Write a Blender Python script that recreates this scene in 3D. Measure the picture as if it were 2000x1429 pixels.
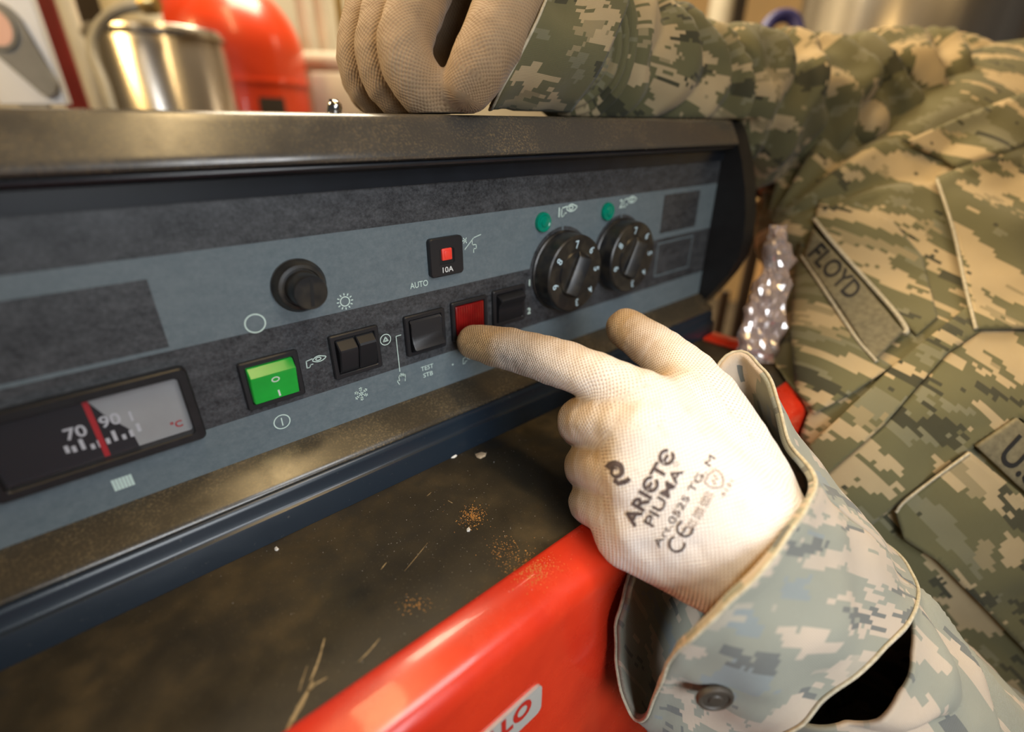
import bpy, bmesh, math
import numpy as np
from mathutils import Vector, Matrix
from mathutils.bvhtree import BVHTree

for o in list(bpy.data.objects):
    bpy.data.objects.remove(o, do_unlink=True)
S = bpy.context.scene
COL = S.collection
# ------------------------------------------------------------------ camera
# working frame: millimetres, x along the control panel, y into it, z up, z=0 at lens height
FPX, CX, CY = 960.0, 1000.0, 714.5
PITCH, YAW, DIST = math.radians(25.917), math.radians(49.439), 198.48
ZOFF = 1055.5
_fh = np.array([math.cos(YAW), math.sin(YAW), 0.0])
FW = _fh * math.cos(PITCH) - np.array([0, 0, math.sin(PITCH)])
RT = np.array([math.sin(YAW), -math.cos(YAW), 0.0])
UP = np.cross(RT, FW)
CAM = np.array([0.0, -DIST, 0.0])


def ray(x, y):
    return FW + RT * (x - CX) / FPX - UP * (y - CY) / FPX


def cp(x, y, d):
    return CAM + ray(x, y) * d


def at_y(x, y, yy):
    r = ray(x, y)
    return CAM + r * ((yy + DIST) / r[1])


def at_z(x, y, zz):
    r = ray(x, y)
    return CAM + r * (zz / r[2])


def toW(p):
    p = np.asarray(p, float)
    return (p + np.array([0, 0, ZOFF])) * 0.001


cam_d = bpy.data.cameras.new('camera')
cam = bpy.data.objects.new('camera', cam_d)
COL.objects.link(cam)
cam_d.sensor_width = 36.0
cam_d.lens = FPX / 2000.0 * 36.0
cam_d.clip_start = 0.01
cam_d.dof.use_dof = True
cam_d.dof.focus_distance = 0.222
cam_d.dof.aperture_fstop = 3.6
m = Matrix((RT, UP, -FW)).transposed().to_4x4()
m.translation = Vector(toW(CAM))
cam.matrix_world = m
S.camera = cam

# ------------------------------------------------------------------ world, lights, exposure
w = bpy.data.worlds.new('world')
S.world = w
w.use_nodes = True
bg = w.node_tree.nodes['Background']
bg.inputs[0].default_value = (0.9, 0.95, 1.0, 1)
bg.inputs[1].default_value = 0.05
S.view_settings.view_transform = 'Standard'
S.view_settings.look = 'None'
S.view_settings.gamma = 1.0
S.view_settings.exposure = 0.08
S.view_settings.use_curve_mapping = False


def area(name, loc, target, size, power, color, size_y=None):
    l = bpy.data.lights.new(name, 'AREA')
    l.energy = power
    l.color = color
    l.size = size
    if size_y:
        l.shape = 'RECTANGLE'
        l.size_y = size_y
    o = bpy.data.objects.new(name, l)
    COL.objects.link(o)
    o.location = loc
    d = Vector(target) - Vector(loc)
    o.rotation_euler = d.to_track_quat('-Z', 'Y').to_euler()
    return o


area('work_light', toW(CAM + RT * 165 + UP * 140 - FW * 70), toW(cp(1250, 900, 200)), 0.11, 0.40, (0.96, 0.98, 1.0))
dl = area('door_light', toW(CAM + RT * 250 - FW * 260 - UP * 90), toW(cp(1420, 1230, 190)), 0.25, 0.50, (0.90, 0.95, 1.0))
dl.data.spread = math.radians(75)
area('room_lamp_left', (-1.0, 0.75, 2.1), (0.6, 0.0, 1.0), 0.35, 18, (1.0, 0.66, 0.26))
area('room_lamp_back', (1.0, 1.2, 2.7), (0.9, 1.2, 0.9), 1.0, 75, (1.0, 0.84, 0.60))
tube_l = area('tube_lamp', (0.31, -0.30, 2.74), (0.31, -0.30, 0.0), 0.16, 17, (1.0, 0.70, 0.33), 1.9)
tube_l.rotation_euler = (0, 0, 0)
area('cabinet_fill', (-0.42, 0.30, 1.62), toW(cp(60, 100, 700)), 0.2, 2.6, (0.92, 0.96, 1.0))  # unseen fill light, added to whiten the cabinet

# ------------------------------------------------------------------ material helpers
MATS = {}


class NT:
    def __init__(self, name):
        self.m = bpy.data.materials.new(name)
        self.m.use_nodes = True
        self.t = self.m.node_tree
        self.b = self.t.nodes['Principled BSDF']
        MATS[name] = self.m

    def n(self, typ, **kw):
        nd = self.t.nodes.new(typ)
        for k, v in kw.items():
            if k.startswith('i_'):
                key = k[2:]
                key = int(key) if key.isdigit() else key.replace('_', ' ')
                nd.inputs[key].default_value = v
            else:
                setattr(nd, k, v)
        return nd

    def l(self, a, b):
        self.t.links.new(a, b)

    def math(self, op, a, b=None):
        nd = self.n('ShaderNodeMath', operation=op)
        for i, v in enumerate((a, b)):
            if v is None:
                continue
            if isinstance(v, (int, float)):
                nd.inputs[i].default_value = v
            else:
                self.l(v, nd.inputs[i])
        return nd.outputs[0]

    def noise(self, vec, scale, detail=3.0, rough=0.5):
        nd = self.n('ShaderNodeTexNoise', i_Scale=scale, i_Detail=detail, i_Roughness=rough)
        if vec is not None:
            self.l(vec, nd.inputs['Vector'])
        return nd.outputs['Fac']

    def ramp(self, fac, stops, interp='LINEAR'):
        nd = self.n('ShaderNodeValToRGB')
        cr = nd.color_ramp
        cr.interpolation = interp
        while len(cr.elements) < len(stops):
            cr.elements.new(0.5)
        for e, (p, c) in zip(cr.elements, stops):
            e.position = p
            e.color = (c, c, c, 1) if isinstance(c, (int, float)) else (*c[:3], 1)
        self.l(fac, nd.inputs[0])
        return nd.outputs[0]

    def mix(self, fac, a, b):
        nd = self.n('ShaderNodeMix', data_type='RGBA')
        for s, v in (('Factor', fac),):
            if isinstance(v, (int, float)):
                nd.inputs[0].default_value = v
            else:
                self.l(v, nd.inputs[0])
        for i, v in ((6, a), (7, b)):
            if isinstance(v, (tuple, list)):
                nd.inputs[i].default_value = (*v[:3], 1)
            else:
                self.l(v, nd.inputs[i])
        return nd.outputs[2]

    def bump(self, h, strength, dist=0.001):
        nd = self.n('ShaderNodeBump', i_Strength=strength, i_Distance=dist)
        self.l(h, nd.inputs['Height'])
        self.l(nd.outputs[0], self.b.inputs['Normal'])

    def set(self, color=None, rough=None, metal=None, spec=None, coat=None, trans=None, emit=None, estr=1.0):
        b = self.b
        for key, v in (('Base Color', color), ('Roughness', rough), ('Metallic', metal), ('Specular IOR Level', spec),
                       ('Coat Weight', coat), ('Transmission Weight', trans)):
            if v is None:
                continue
            if isinstance(v, (tuple, list)):
                b.inputs[key].default_value = (*v[:3], 1)
            elif isinstance(v, (int, float)):
                b.inputs[key].default_value = v
            else:
                self.l(v, b.inputs[key])
        if emit is not None:
            b.inputs['Emission Color'].default_value = (*emit, 1)
            b.inputs['Emission Strength'].default_value = estr
        return self

    def obj(self):
        return self.n('ShaderNodeTexCoord').outputs['Object']

    def uv(self):
        return self.n('ShaderNodeUVMap').outputs[0]

    def mapping(self, vec, scale=(1, 1, 1), rot=(0, 0, 0), loc=(0, 0, 0)):
        nd = self.n('ShaderNodeMapping')
        nd.inputs['Scale'].default_value = scale
        nd.inputs['Rotation'].default_value = rot
        nd.inputs['Location'].default_value = loc
        self.l(vec, nd.inputs[0])
        return nd.outputs[0]

    def attr(self, name):
        return self.n('ShaderNodeAttribute', attribute_name=name).outputs['Fac']


def simple(name, color, rough=0.5, metal=0.0, var=0.0, scale=30.0, **kw):
    t = NT(name)
    if var:
        f = t.noise(t.obj(), scale, 4)
        dk = tuple(c * (1 - var) for c in color)
        lt = tuple(min(1, c * (1 + var)) for c in color)
        t.set(color=t.ramp(f, [(0.3, dk), (0.7, lt)]), rough=rough, metal=metal, **kw)
    else:
        t.set(color=color, rough=rough, metal=metal, **kw)
    return t.m


# ---- control box materials
def mat_foil(name, dark, light, sc):
    t = NT(name)
    o = t.obj()
    f1 = t.noise(t.mapping(o, (1, 1, 1)), sc, 6, 0.75)
    f2 = t.noise(t.mapping(o, (0.35, 1, 1)), 60, 3)
    f3 = t.noise(t.mapping(o, (0.5, 1, 1)), 260, 4, 0.7)
    f = t.math('ADD', t.math('MULTIPLY', f1, 0.5), t.math('ADD', t.math('MULTIPLY', f2, 0.15), t.math('MULTIPLY', f3, 0.35)))
    t.set(color=t.ramp(f, [(0.38, dark), (0.64, light)]), rough=t.ramp(f1, [(0.3, 0.36), (0.7, 0.52)]), spec=0.5)
    t.bump(f1, 0.06, 0.0003)
    return t.m


mat_foil('foil_dark', (0.010, 0.011, 0.013), (0.082, 0.086, 0.092), 700)
mat_foil('foil_light', (0.105, 0.138, 0.155), (0.155, 0.19, 0.205), 500)
def mat_cover(name, base, dustc, amt):
    t = NT(name)
    o = t.obj()
    d1 = t.noise(o, 38, 5, 0.65)
    d2 = t.noise(o, 1100, 2)
    dust = t.math('MULTIPLY', t.ramp(d1, [(0.40, 0.15), (0.70, 1.0)]), t.ramp(d2, [(0.48, 0.0), (0.70, 1.0)]))
    t.set(color=t.mix(t.math('MULTIPLY', dust, amt), base, dustc), rough=t.ramp(d1, [(0.35, 0.17), (0.7, 0.34)]), spec=0.7)
    t.bump(d2, 0.03, 0.0002)


mat_cover('cover_paint', (0.064, 0.058, 0.050), (0.30, 0.21, 0.10), 0.5)
mat_cover('ledge_paint', (0.048, 0.040, 0.028), (0.30, 0.21, 0.10), 0.5)
t = NT('base_paint')
o = t.obj()
d2 = t.noise(o, 500, 3)
t.set(color=t.mix(t.ramp(d2, [(0.68, 0.0), (0.78, 0.5)]), (0.013, 0.021, 0.032), (0.10, 0.10, 0.09)), rough=0.26, spec=0.55)
simple('lip_shade', (0.010, 0.012, 0.016), 0.3, var=0.2, scale=80)  # near-black colour stands in for the shade under the cover overhang
simple('black_plastic', (0.012, 0.012, 0.013), 0.38, var=0.25, scale=300)
simple('end_plastic', (0.011, 0.010, 0.010), 0.5, var=0.2, scale=120)
t = NT('switch_black')
f = t.noise(t.obj(), 1500, 2)
t.set(color=(0.014, 0.014, 0.016), rough=0.42)
t.bump(f, 0.12, 0.0002)
t = NT('knob_black')
o = t.obj()
f = t.noise(o, 160, 4)
t.set(color=t.ramp(f, [(0.4, (0.012, 0.012, 0.013)), (0.8, (0.05, 0.042, 0.03))]), rough=0.33)
simple('green_lens', (0.008, 0.36, 0.035), 0.22, var=0.1, scale=150, trans=0.25, emit=(0.01, 0.55, 0.05), estr=0.14)
simple('red_lens', (0.19, 0.005, 0.005), 0.25, var=0.25, scale=200, coat=0.3)
simple('red_button', (0.75, 0.055, 0.035), 0.4, emit=(0.8, 0.04, 0.02), estr=0.12)
simple('lamp_green', (0.0, 0.30, 0.19), 0.16, trans=0.3)
simple('print_mint', (0.56, 0.70, 0.64), 0.6)
simple('print_white', (0.75, 0.76, 0.74), 0.6)
simple('print_blue', (0.50, 0.66, 0.74), 0.6)
simple('slot_dark', (0.004, 0.004, 0.004), 0.7)
simple('dial_face', (0.40, 0.40, 0.40), 0.5, var=0.08, scale=60)
simple('dial_drum', (0.010, 0.009, 0.012), 0.4)
simple('dial_red', (0.50, 0.012, 0.018), 0.5)
simple('dial_white', (0.62, 0.62, 0.66), 0.5)
t = NT('clear_window')
t.set(color=(0.10, 0.10, 0.11), rough=0.08, spec=0.5)
tr = t.n('ShaderNodeBsdfTransparent')
mx = t.n('ShaderNodeMixShader', i_0=0.14)
t.l(tr.outputs[0], mx.inputs[1])
t.l(t.b.outputs[0], mx.inputs[2])
t.l(mx.outputs[0], t.t.nodes['Material Output'].inputs[0])
simple('chrome', (0.6, 0.58, 0.55), 0.18, 1.0)

# ---- boiler
t = NT('boiler_top')
o = t.obj()
a = t.noise(o, 16, 6, 0.62)
b_ = t.noise(o, 55, 5, 0.6)
c_ = t.noise(o, 1300, 2)
spots = t.ramp(t.noise(o, 34, 2), [(0.30, 1.0), (0.37, 0.0)])
col = t.ramp(t.math('ADD', t.math('MULTIPLY', a, 0.6), t.math('MULTIPLY', b_, 0.4)),
             [(0.36, (0.014, 0.012, 0.009)), (0.52, (0.034, 0.026, 0.014)), (0.70, (0.090, 0.062, 0.026))])
col = t.mix(t.math('MULTIPLY', spots, 0.75), col, (0.018, 0.017, 0.015))
col = t.mix(t.ramp(c_, [(0.66, 0.0), (0.76, 0.6)]), col, (0.22, 0.19, 0.14))
t.set(color=col, rough=t.ramp(b_, [(0.3, 0.36), (0.7, 0.6)]), spec=0.5)
t.bump(c_, 0.08, 0.0003)
t = NT('red_paint')
o = t.obj()
a = t.noise(o, 26, 5, 0.6)
sc = t.noise(t.mapping(o, (1, 1, 1)), 22, 8, 0.7)
col = t.ramp(a, [(0.3, (0.50, 0.022, 0.008)), (0.7, (0.66, 0.040, 0.012))])
t.set(color=col, rough=t.ramp(sc, [(0.35, 0.18), (0.7, 0.36)]), spec=0.5, coat=0.25)
simple('dust_orange', (0.55, 0.25, 0.05), 0.9)
simple('dust_pale', (0.34, 0.25, 0.13), 0.9, var=0.3, scale=400)
simple('plate_silver', (0.55, 0.54, 0.50), 0.35, 0.3)
simple('plate_red', (0.45, 0.02, 0.012), 0.45)
simple('chip_white', (0.75, 0.73, 0.68), 0.8, var=0.15, scale=400)
simple('chip_tan', (0.55, 0.42, 0.28), 0.8, var=0.2, scale=400)


# ---- camouflage cloth (digital tiger stripe), UV in millimetres
def mat_camo(name, tan, sage, grey, dark, seed=0.0, rot=0.0, bias=0.0):
    t = NT(name)
    uv = t.mapping(t.uv(), (1, 1, 1), (0, 0, rot), (seed, seed * 0.7, 0))
    cell = 2.5
    sn = t.n('ShaderNodeVectorMath', operation='SNAP')
    t.l(uv, sn.inputs[0])
    sn.inputs[1].default_value = (cell, cell, cell)
    q = sn.outputs[0]
    sw = t.n('ShaderNodeTexNoise', i_Scale=0.012, i_Detail=2.0)
    t.l(q, sw.inputs['Vector'])
    wv = t.n('ShaderNodeVectorMath', operation='MULTIPLY_ADD')
    t.l(sw.outputs['Color'], wv.inputs[0])
    wv.inputs[1].default_value = (40, 40, 0)
    t.l(q, wv.inputs[2])
    w1 = t.mapping(wv.outputs[0], (0.012, 0.034, 1))
    w2 = t.mapping(wv.outputs[0], (0.016, 0.050, 1), loc=(31, 17, 3))
    n1 = t.noise(w1, 1.0, 3.5, 0.62)
    n2 = t.noise(w2, 1.0, 3.5, 0.62)
    base = t.ramp(t.math('ADD', n1, bias), [(0.0, grey), (0.42, sage), (0.55, tan)], 'CONSTANT')
    dk = t.ramp(n2, [(0.0, 0.0), (0.60, 1.0)], 'CONSTANT')
    lt = t.ramp(n2, [(0.0, 1.0), (0.37, 0.0)], 'CONSTANT')
    col = t.mix(dk, base, dark)
    col = t.mix(lt, col, tuple(0.5 * a + 0.5 * b for a, b in zip(tan, sage)))
    big = t.noise(t.uv(), 0.02, 3)
    col2 = t.mix(t.ramp(big, [(0.35, 0.18), (0.65, 0.0)]), col, tuple(c * 0.8 for c in sage))
    # weave
    su = t.n('ShaderNodeSeparateXYZ')
    t.l(t.uv(), su.inputs[0])
    wu = t.math('SINE', t.math('MULTIPLY', su.outputs[0], 2 * math.pi / 0.75))
    wv2 = t.math('SINE', t.math('MULTIPLY', su.outputs[1], 2 * math.pi / 0.75))
    t.set(color=col2, rough=0.92, spec=0.12)
    t.b.inputs['Sheen Weight'].default_value = 0.12
    h = t.math('ADD', t.math('MULTIPLY', t.math('ADD', wu, wv2), 0.22), t.math('MULTIPLY', t.noise(t.uv(), 0.35, 3), 1.2))
    t.bump(h, 0.3, 0.0006)
    return t.m


TAN, SAGE, GREY, DARK = (0.47, 0.36, 0.205), (0.145, 0.133, 0.066), (0.205, 0.19, 0.115), (0.058, 0.056, 0.034)  # warm lamplight on chest and upper arm is put into these tones
mat_camo('camo_a', TAN, SAGE, GREY, DARK, 0.0, 0.0)
mat_camo('camo_b', TAN, SAGE, GREY, DARK, 210.0, 0.0, 0.02)
mat_camo('camo_c', TAN, SAGE, GREY, DARK, 530.0, 0.0, -0.03)
mat_camo('camo_cool_lit', (0.50, 0.41, 0.32), (0.285, 0.285, 0.23), (0.245, 0.27, 0.265), (0.15, 0.155, 0.145), 90.0, 0.4, 0.03)  # same cloth, paler and greyer: cool light on this arm put into the colour
simple('thread_black', (0.010, 0.009, 0.008), 0.8)
simple('tape_cloth', (0.17, 0.145, 0.085), 0.9, var=0.2, scale=300)
simple('seam_thread', (0.46, 0.41, 0.30), 0.9, var=0.2, scale=500)
simple('button_brown', (0.050, 0.040, 0.030), 0.55, var=0.15, scale=200)
simple('cloth_inner', (0.19, 0.15, 0.09), 0.95, var=0.2, scale=100)


def mat_glove(name, white, tan, dirt_amt):
    t = NT(name)
    su = t.n('ShaderNodeSeparateXYZ')
    t.l(t.uv(), su.inputs[0])
    nz = t.noise(t.uv(), 0.12, 2)
    u = t.math('ADD', su.outputs[0], t.math('MULTIPLY', nz, 1.6))
    v = t.math('ADD', su.outputs[1], t.math('MULTIPLY', nz, 1.2))
    k = t.math('MULTIPLY', t.math('SINE', t.math('MULTIPLY', u, 2 * math.pi / 1.5)),
               t.math('SINE', t.math('MULTIPLY', v, 2 * math.pi / 1.9)))
    hole = t.ramp(k, [(0.25, 0.0), (0.85, 1.0)])
    o = t.obj()
    st = t.noise(o, 45, 4, 0.6)
    st2 = t.noise(o, 140, 3, 0.6)
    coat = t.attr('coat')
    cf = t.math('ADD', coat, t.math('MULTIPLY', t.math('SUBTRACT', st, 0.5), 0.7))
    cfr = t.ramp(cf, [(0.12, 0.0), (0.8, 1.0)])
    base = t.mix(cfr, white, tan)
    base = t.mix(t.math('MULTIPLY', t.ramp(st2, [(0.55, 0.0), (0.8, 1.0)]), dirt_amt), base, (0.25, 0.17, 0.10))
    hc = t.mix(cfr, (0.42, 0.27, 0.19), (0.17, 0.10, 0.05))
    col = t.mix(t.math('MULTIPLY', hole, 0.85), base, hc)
    t.set(color=col, rough=0.85, spec=0.2)
    t.b.inputs['Sheen Weight'].default_value = 0.15
    h = t.math('SUBTRACT', t.math('MULTIPLY', st2, 0.3), t.math('MULTIPLY', k, 0.8))
    t.bump(h, 0.35, 0.0006)
    return t.m


mat_glove('glove_knit', (0.80, 0.75, 0.70), (0.50, 0.32, 0.15), 0.25)
mat_glove('glove_knit_dirty', (0.43, 0.32, 0.205), (0.30, 0.20, 0.11), 0.55)
simple('glove_ink', (0.085, 0.062, 0.060), 0.9, var=0.35, scale=900)
simple('glove_ink_faint', (0.25, 0.18, 0.15), 0.9, var=0.3, scale=900)
simple('hem_tan', (0.34, 0.19, 0.06), 0.9, var=0.2, scale=500)

# ---- background
simple('wall_tan', (0.52, 0.36, 0.18), 0.85, var=0.12, scale=2.0)
simple('wall_grey', (0.50, 0.45, 0.34), 0.85, var=0.10, scale=2.0)
simple('floor_concrete', (0.20, 0.17, 0.13), 0.7, var=0.2, scale=3.0)
simple('ceiling_paint', (0.55, 0.46, 0.32), 0.9, var=0.08, scale=2.0)
simple('tank_red', (0.62, 0.050, 0.012), 0.28, var=0.08, scale=8, coat=0.3)
simple('dark_red', (0.16, 0.012, 0.010), 0.45, var=0.2, scale=10)
simple('pipe_pale', (0.52, 0.48, 0.38), 0.55, var=0.1, scale=12)
simple('pipe_white', (0.66, 0.60, 0.50), 0.6, var=0.08, scale=12)
simple('pipe_grey', (0.27, 0.26, 0.23), 0.5, var=0.15, scale=12)
simple('post_dark', (0.035, 0.025, 0.017), 0.6, var=0.2, scale=20)
simple('brass', (0.50, 0.36, 0.15), 0.3, 0.9)
simple('hose_blue', (0.035, 0.036, 0.19), 0.5, var=0.15, scale=40)
simple('white_enamel', (0.85, 0.87, 0.90), 0.3, var=0.04, scale=10, emit=(0.9, 0.93, 1.0), estr=0.0)
simple('gauge_grey', (0.21, 0.21, 0.20), 0.4, var=0.2, scale=20)
simple('gauge_salmon', (0.75, 0.48, 0.40), 0.4)
simple('wood_tan', (0.50, 0.33, 0.15), 0.7, var=0.15, scale=10)


def mat_clad(name, c0, c1, sc):
    t = NT(name)
    o = t.obj()
    f = t.noise(t.mapping(o, (1, 1, 0.05)), sc, 3, 0.6)
    t.set(color=t.ramp(f, [(0.35, c0), (0.65, c1)]), rough=0.24, metal=0.9)
    t.bump(f, 0.4, 0.004)
    return t.m


mat_clad('clad_metal', (0.36, 0.33, 0.29), (0.62, 0.58, 0.52), 14)
t = NT('bag_film')
gl = t.n('ShaderNodeBsdfGlossy', i_Roughness=0.12)
gl.inputs['Color'].default_value = (1, 0.97, 0.95, 1)
tr = t.n('ShaderNodeBsdfTransparent')
tr.inputs['Color'].default_value = (0.93, 0.86, 0.84, 1)
df = t.n('ShaderNodeBsdfDiffuse')
df.inputs['Color'].default_value = (0.62, 0.50, 0.46, 1)
m1 = t.n('ShaderNodeMixShader', i_0=0.42)
t.l(tr.outputs[0], m1.inputs[1])
t.l(gl.outputs[0], m1.inputs[2])
m2 = t.n('ShaderNodeMixShader', i_0=0.34)
t.l(m1.outputs[0], m2.inputs[1])
t.l(df.outputs[0], m2.inputs[2])
t.l(m2.outputs[0], t.t.nodes['Material Output'].inputs[0])


# ------------------------------------------------------------------ object helpers
ROOT = {}


def tag(o, label=None, cat=None, group=None, kind=None):
    if label:
        o['label'] = label
    if cat:
        o['category'] = cat
    if group:
        o['group'] = group
    if kind:
        o['kind'] = kind
    return o


def thing(name, base, label, cat, group=None):
    o = bpy.data.objects.new(name, None)
    o.empty_display_size = 0.05
    COL.objects.link(o)
    o.location = Vector(toW(base))
    ROOT[o.name] = np.array(toW(base))
    return tag(o, label, cat, group)


def link(name, me, mat, parent=None):
    if isinstance(mat, str):
        mat = MATS[mat]
    me.materials.clear()
    me.materials.append(mat)
    o = bpy.data.objects.new(name, me)
    COL.objects.link(o)
    if parent is not None:
        o.parent = parent
        ROOT[o.name] = ROOT[parent.name]
    else:
        ROOT[o.name] = np.zeros(3)
    return o


def mesh(name, V, F, mat, parent=None, smooth=False, uv=None, attrs=None, solid=0.0, subsurf=0, offset=-1.0, angle=None):
    """V in working mm -> object at root's origin"""
    V = toW(np.asarray(V, float))
    if parent is not None:
        V = V - ROOT[parent.name]
        org = None
    else:
        lo, hi = V.min(0), V.max(0)
        org = np.array([(lo[0] + hi[0]) / 2, (lo[1] + hi[1]) / 2, lo[2]])
        V = V - org
    me = bpy.data.meshes.new(name)
    me.from_pydata([tuple(v) for v in V], [], [tuple(int(i) for i in f) for f in F])
    if uv is not None:
        lay = me.uv_layers.new(name='UVMap')
        vi = np.zeros(len(me.loops), dtype=np.int32)
        me.loops.foreach_get('vertex_index', vi)
        lay.data.foreach_set('uv', np.asarray(uv, np.float32)[vi].ravel())
    if attrs:
        for k, a in attrs.items():
            at = me.attributes.new(k, 'FLOAT', 'POINT')
            at.data.foreach_set('value', np.asarray(a, np.float32))
    if smooth:
        me.polygons.foreach_set('use_smooth', np.ones(len(me.polygons), dtype=bool))
        if angle:
            try:
                me.set_sharp_from_angle(angle=math.radians(angle))
            except Exception:
                pass
    me.update()
    o = link(name, me, mat, parent)
    if org is not None:
        o.location = Vector(org)
        ROOT[o.name] = org
    if solid:
        md = o.modifiers.new('Solidify', 'SOLIDIFY')
        md.thickness = solid * 0.001
        md.offset = offset
    if subsurf:
        md = o.modifiers.new('Subsurf', 'SUBSURF')
        md.levels = md.render_levels = subsurf
    return o


def bm_to(bm):
    bm.verts.index_update()
    V = np.array([v.co[:] for v in bm.verts])
    F = [[v.index for v in f.verts] for f in bm.faces]
    bm.free()
    return V, F


def box_vf(lo, hi, bevel=0.0, seg=2):
    bm = bmesh.new()
    bmesh.ops.create_cube(bm, size=1.0)
    lo, hi = np.array(lo, float), np.array(hi, float)
    for v in bm.verts:
        v.co = Vector((lo + hi) / 2 + np.array(v.co[:]) * (hi - lo))
    if bevel:
        bmesh.ops.bevel(bm, geom=list(bm.edges), offset=bevel, segments=seg, affect='EDGES', profile=0.5)
    return bm_to(bm)


def box(name, lo, hi, mat, parent=None, bevel=0.0, seg=2, smooth=True):
    V, F = box_vf(lo, hi, bevel, seg)
    return mesh(name, V, F, mat, parent, smooth=bool(bevel) and smooth, angle=35)


def merge(parts):
    VV, FF, n = [], [], 0
    for V, F in parts:
        V = np.asarray(V)
        VV.append(V)
        FF += [[i + n for i in f] for f in F]
        n += len(V)
    return np.vstack(VV), FF


def lathe_vf(prof, axis_o, axis_d, seg=48, ref=None):
    """prof: list of (radius, height) ; axis_d unit"""
    a = np.array(axis_d, float)
    a /= np.linalg.norm(a)
    r0 = np.array(ref if ref is not None else ((1, 0, 0) if abs(a[0]) < 0.9 else (0, 0, 1)), float)
    e1 = r0 - a * r0.dot(a)
    e1 /= np.linalg.norm(e1)
    e2 = np.cross(a, e1)
    V, F = [], []
    for r, h in prof:
        for k in range(seg):
            th = 2 * math.pi * k / seg
            V.append(np.array(axis_o) + a * h + (e1 * math.cos(th) + e2 * math.sin(th)) * r)
    n = len(prof)
    for i in range(n - 1):
        for k in range(seg):
            F.append([i * seg + k, i * seg + (k + 1) % seg, (i + 1) * seg + (k + 1) % seg, (i + 1) * seg + k])
    if prof[0][0] > 1e-6:
        F.append([k for k in range(seg)][::-1])
    if prof[-1][0] > 1e-6:
        F.append([(n - 1) * seg + k for k in range(seg)])
    return np.array(V), F


def lathe(name, prof, o, d, mat, parent=None, seg=48, angle=40):
    V, F = lathe_vf(prof, o, d, seg)
    return mesh(name, V, F, mat, parent, smooth=True, angle=angle)


def sweep_x(name, prof, x0, x1, mat, parent=None, nx=2, closed=True, angle=30):
    """profile [(y,z)] extruded along x"""
    n = len(prof)
    V, F = [], []
    xs = np.linspace(x0, x1, nx)
    for x in xs:
        V += [(x, p[0], p[1]) for p in prof]
    for i in range(nx - 1):
        for k in range(n if closed else n - 1):
            a, b = i * n + k, i * n + (k + 1) % n
            F.append([a, a + n, b + n, b])
    if closed:
        F.append(list(range(n)))
        F.append([(nx - 1) * n + k for k in range(n)][::-1])
    return mesh(name, V, F, mat, parent, smooth=True, angle=angle)


def catmull(P, n, closed=False):
    P = np.asarray(P, float)
    m = len(P)
    out = []
    segs = m if closed else m - 1
    for i in range(segs):
        if closed:
            p0, p1, p2, p3 = P[(i - 1) % m], P[i], P[(i + 1) % m], P[(i + 2) % m]
        else:
            p1, p2 = P[i], P[i + 1]
            p0 = P[i - 1] if i > 0 else 2 * p1 - p2
            p3 = P[i + 2] if i + 2 < m else 2 * p2 - p1
        for k in range(n):
            t_ = k / n
            out.append(0.5 * (2 * p1 + (p2 - p0) * t_ + (2 * p0 - 5 * p1 + 4 * p2 - p3) * t_ ** 2 + (3 * p1 - p0 - 3 * p2 + p3) * t_ ** 3))
    if not closed:
        out.append(P[-1])
    return np.array(out)


def tube_vf(path, rad, seg=12, caps=True, closed=False):
    path = np.asarray(path, float)
    n = len(path)
    rad = np.broadcast_to(np.asarray(rad, float), (n,))
    V, F = [], []
    tang = np.gradient(path, axis=0) if not closed else np.roll(path, -1, 0) - np.roll(path, 1, 0)
    tang /= np.linalg.norm(tang, axis=1)[:, None]
    e = np.array([0.31, 0.22, 0.92])
    for i in range(n):
        e1 = e - tang[i] * e.dot(tang[i])
        e1 /= np.linalg.norm(e1)
        e = e1
        e2 = np.cross(tang[i], e1)
        for k in range(seg):
            a_ = 2 * math.pi * k / seg
            V.append(path[i] + (e1 * math.cos(a_) + e2 * math.sin(a_)) * rad[i])
    for i in range(n if closed else n - 1):
        j = (i + 1) % n
        for k in range(seg):
            F.append([i * seg + k, i * seg + (k + 1) % seg, j * seg + (k + 1) % seg, j * seg + k])
    if caps and not closed:
        F.append(list(range(seg))[::-1])
        F.append([(n - 1) * seg + k for k in range(seg)])
    return np.array(V), F


def tube(name, path, rad, mat, parent=None, seg=12, closed=False):
    V, F = tube_vf(path, rad, seg, True, closed)
    return mesh(name, V, F, mat, parent, smooth=True, angle=60)


def text_vf(body, size=1.0, bold=0.0, res=4, spacing=1.0):
    """flat text mesh, origin at left of the baseline; size = cap height"""
    c = bpy.data.curves.new('txt', 'FONT')
    c.body = body
    c.size = 1.0
    c.resolution_u = res
    c.offset = bold
    c.space_character = spacing
    o = bpy.data.objects.new('txt', c)
    COL.objects.link(o)
    dg = bpy.context.evaluated_depsgraph_get()
    me = bpy.data.meshes.new_from_object(o.evaluated_get(dg))
    V = np.array([v.co[:] for v in me.vertices])
    F = [list(p.vertices) for p in me.polygons]
    bpy.data.objects.remove(o, do_unlink=True)
    bpy.data.meshes.remove(me)
    bpy.data.curves.remove(c)
    V = V / 0.729 * size
    V[:, 0] -= V[:, 0].min()
    return V, F


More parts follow.
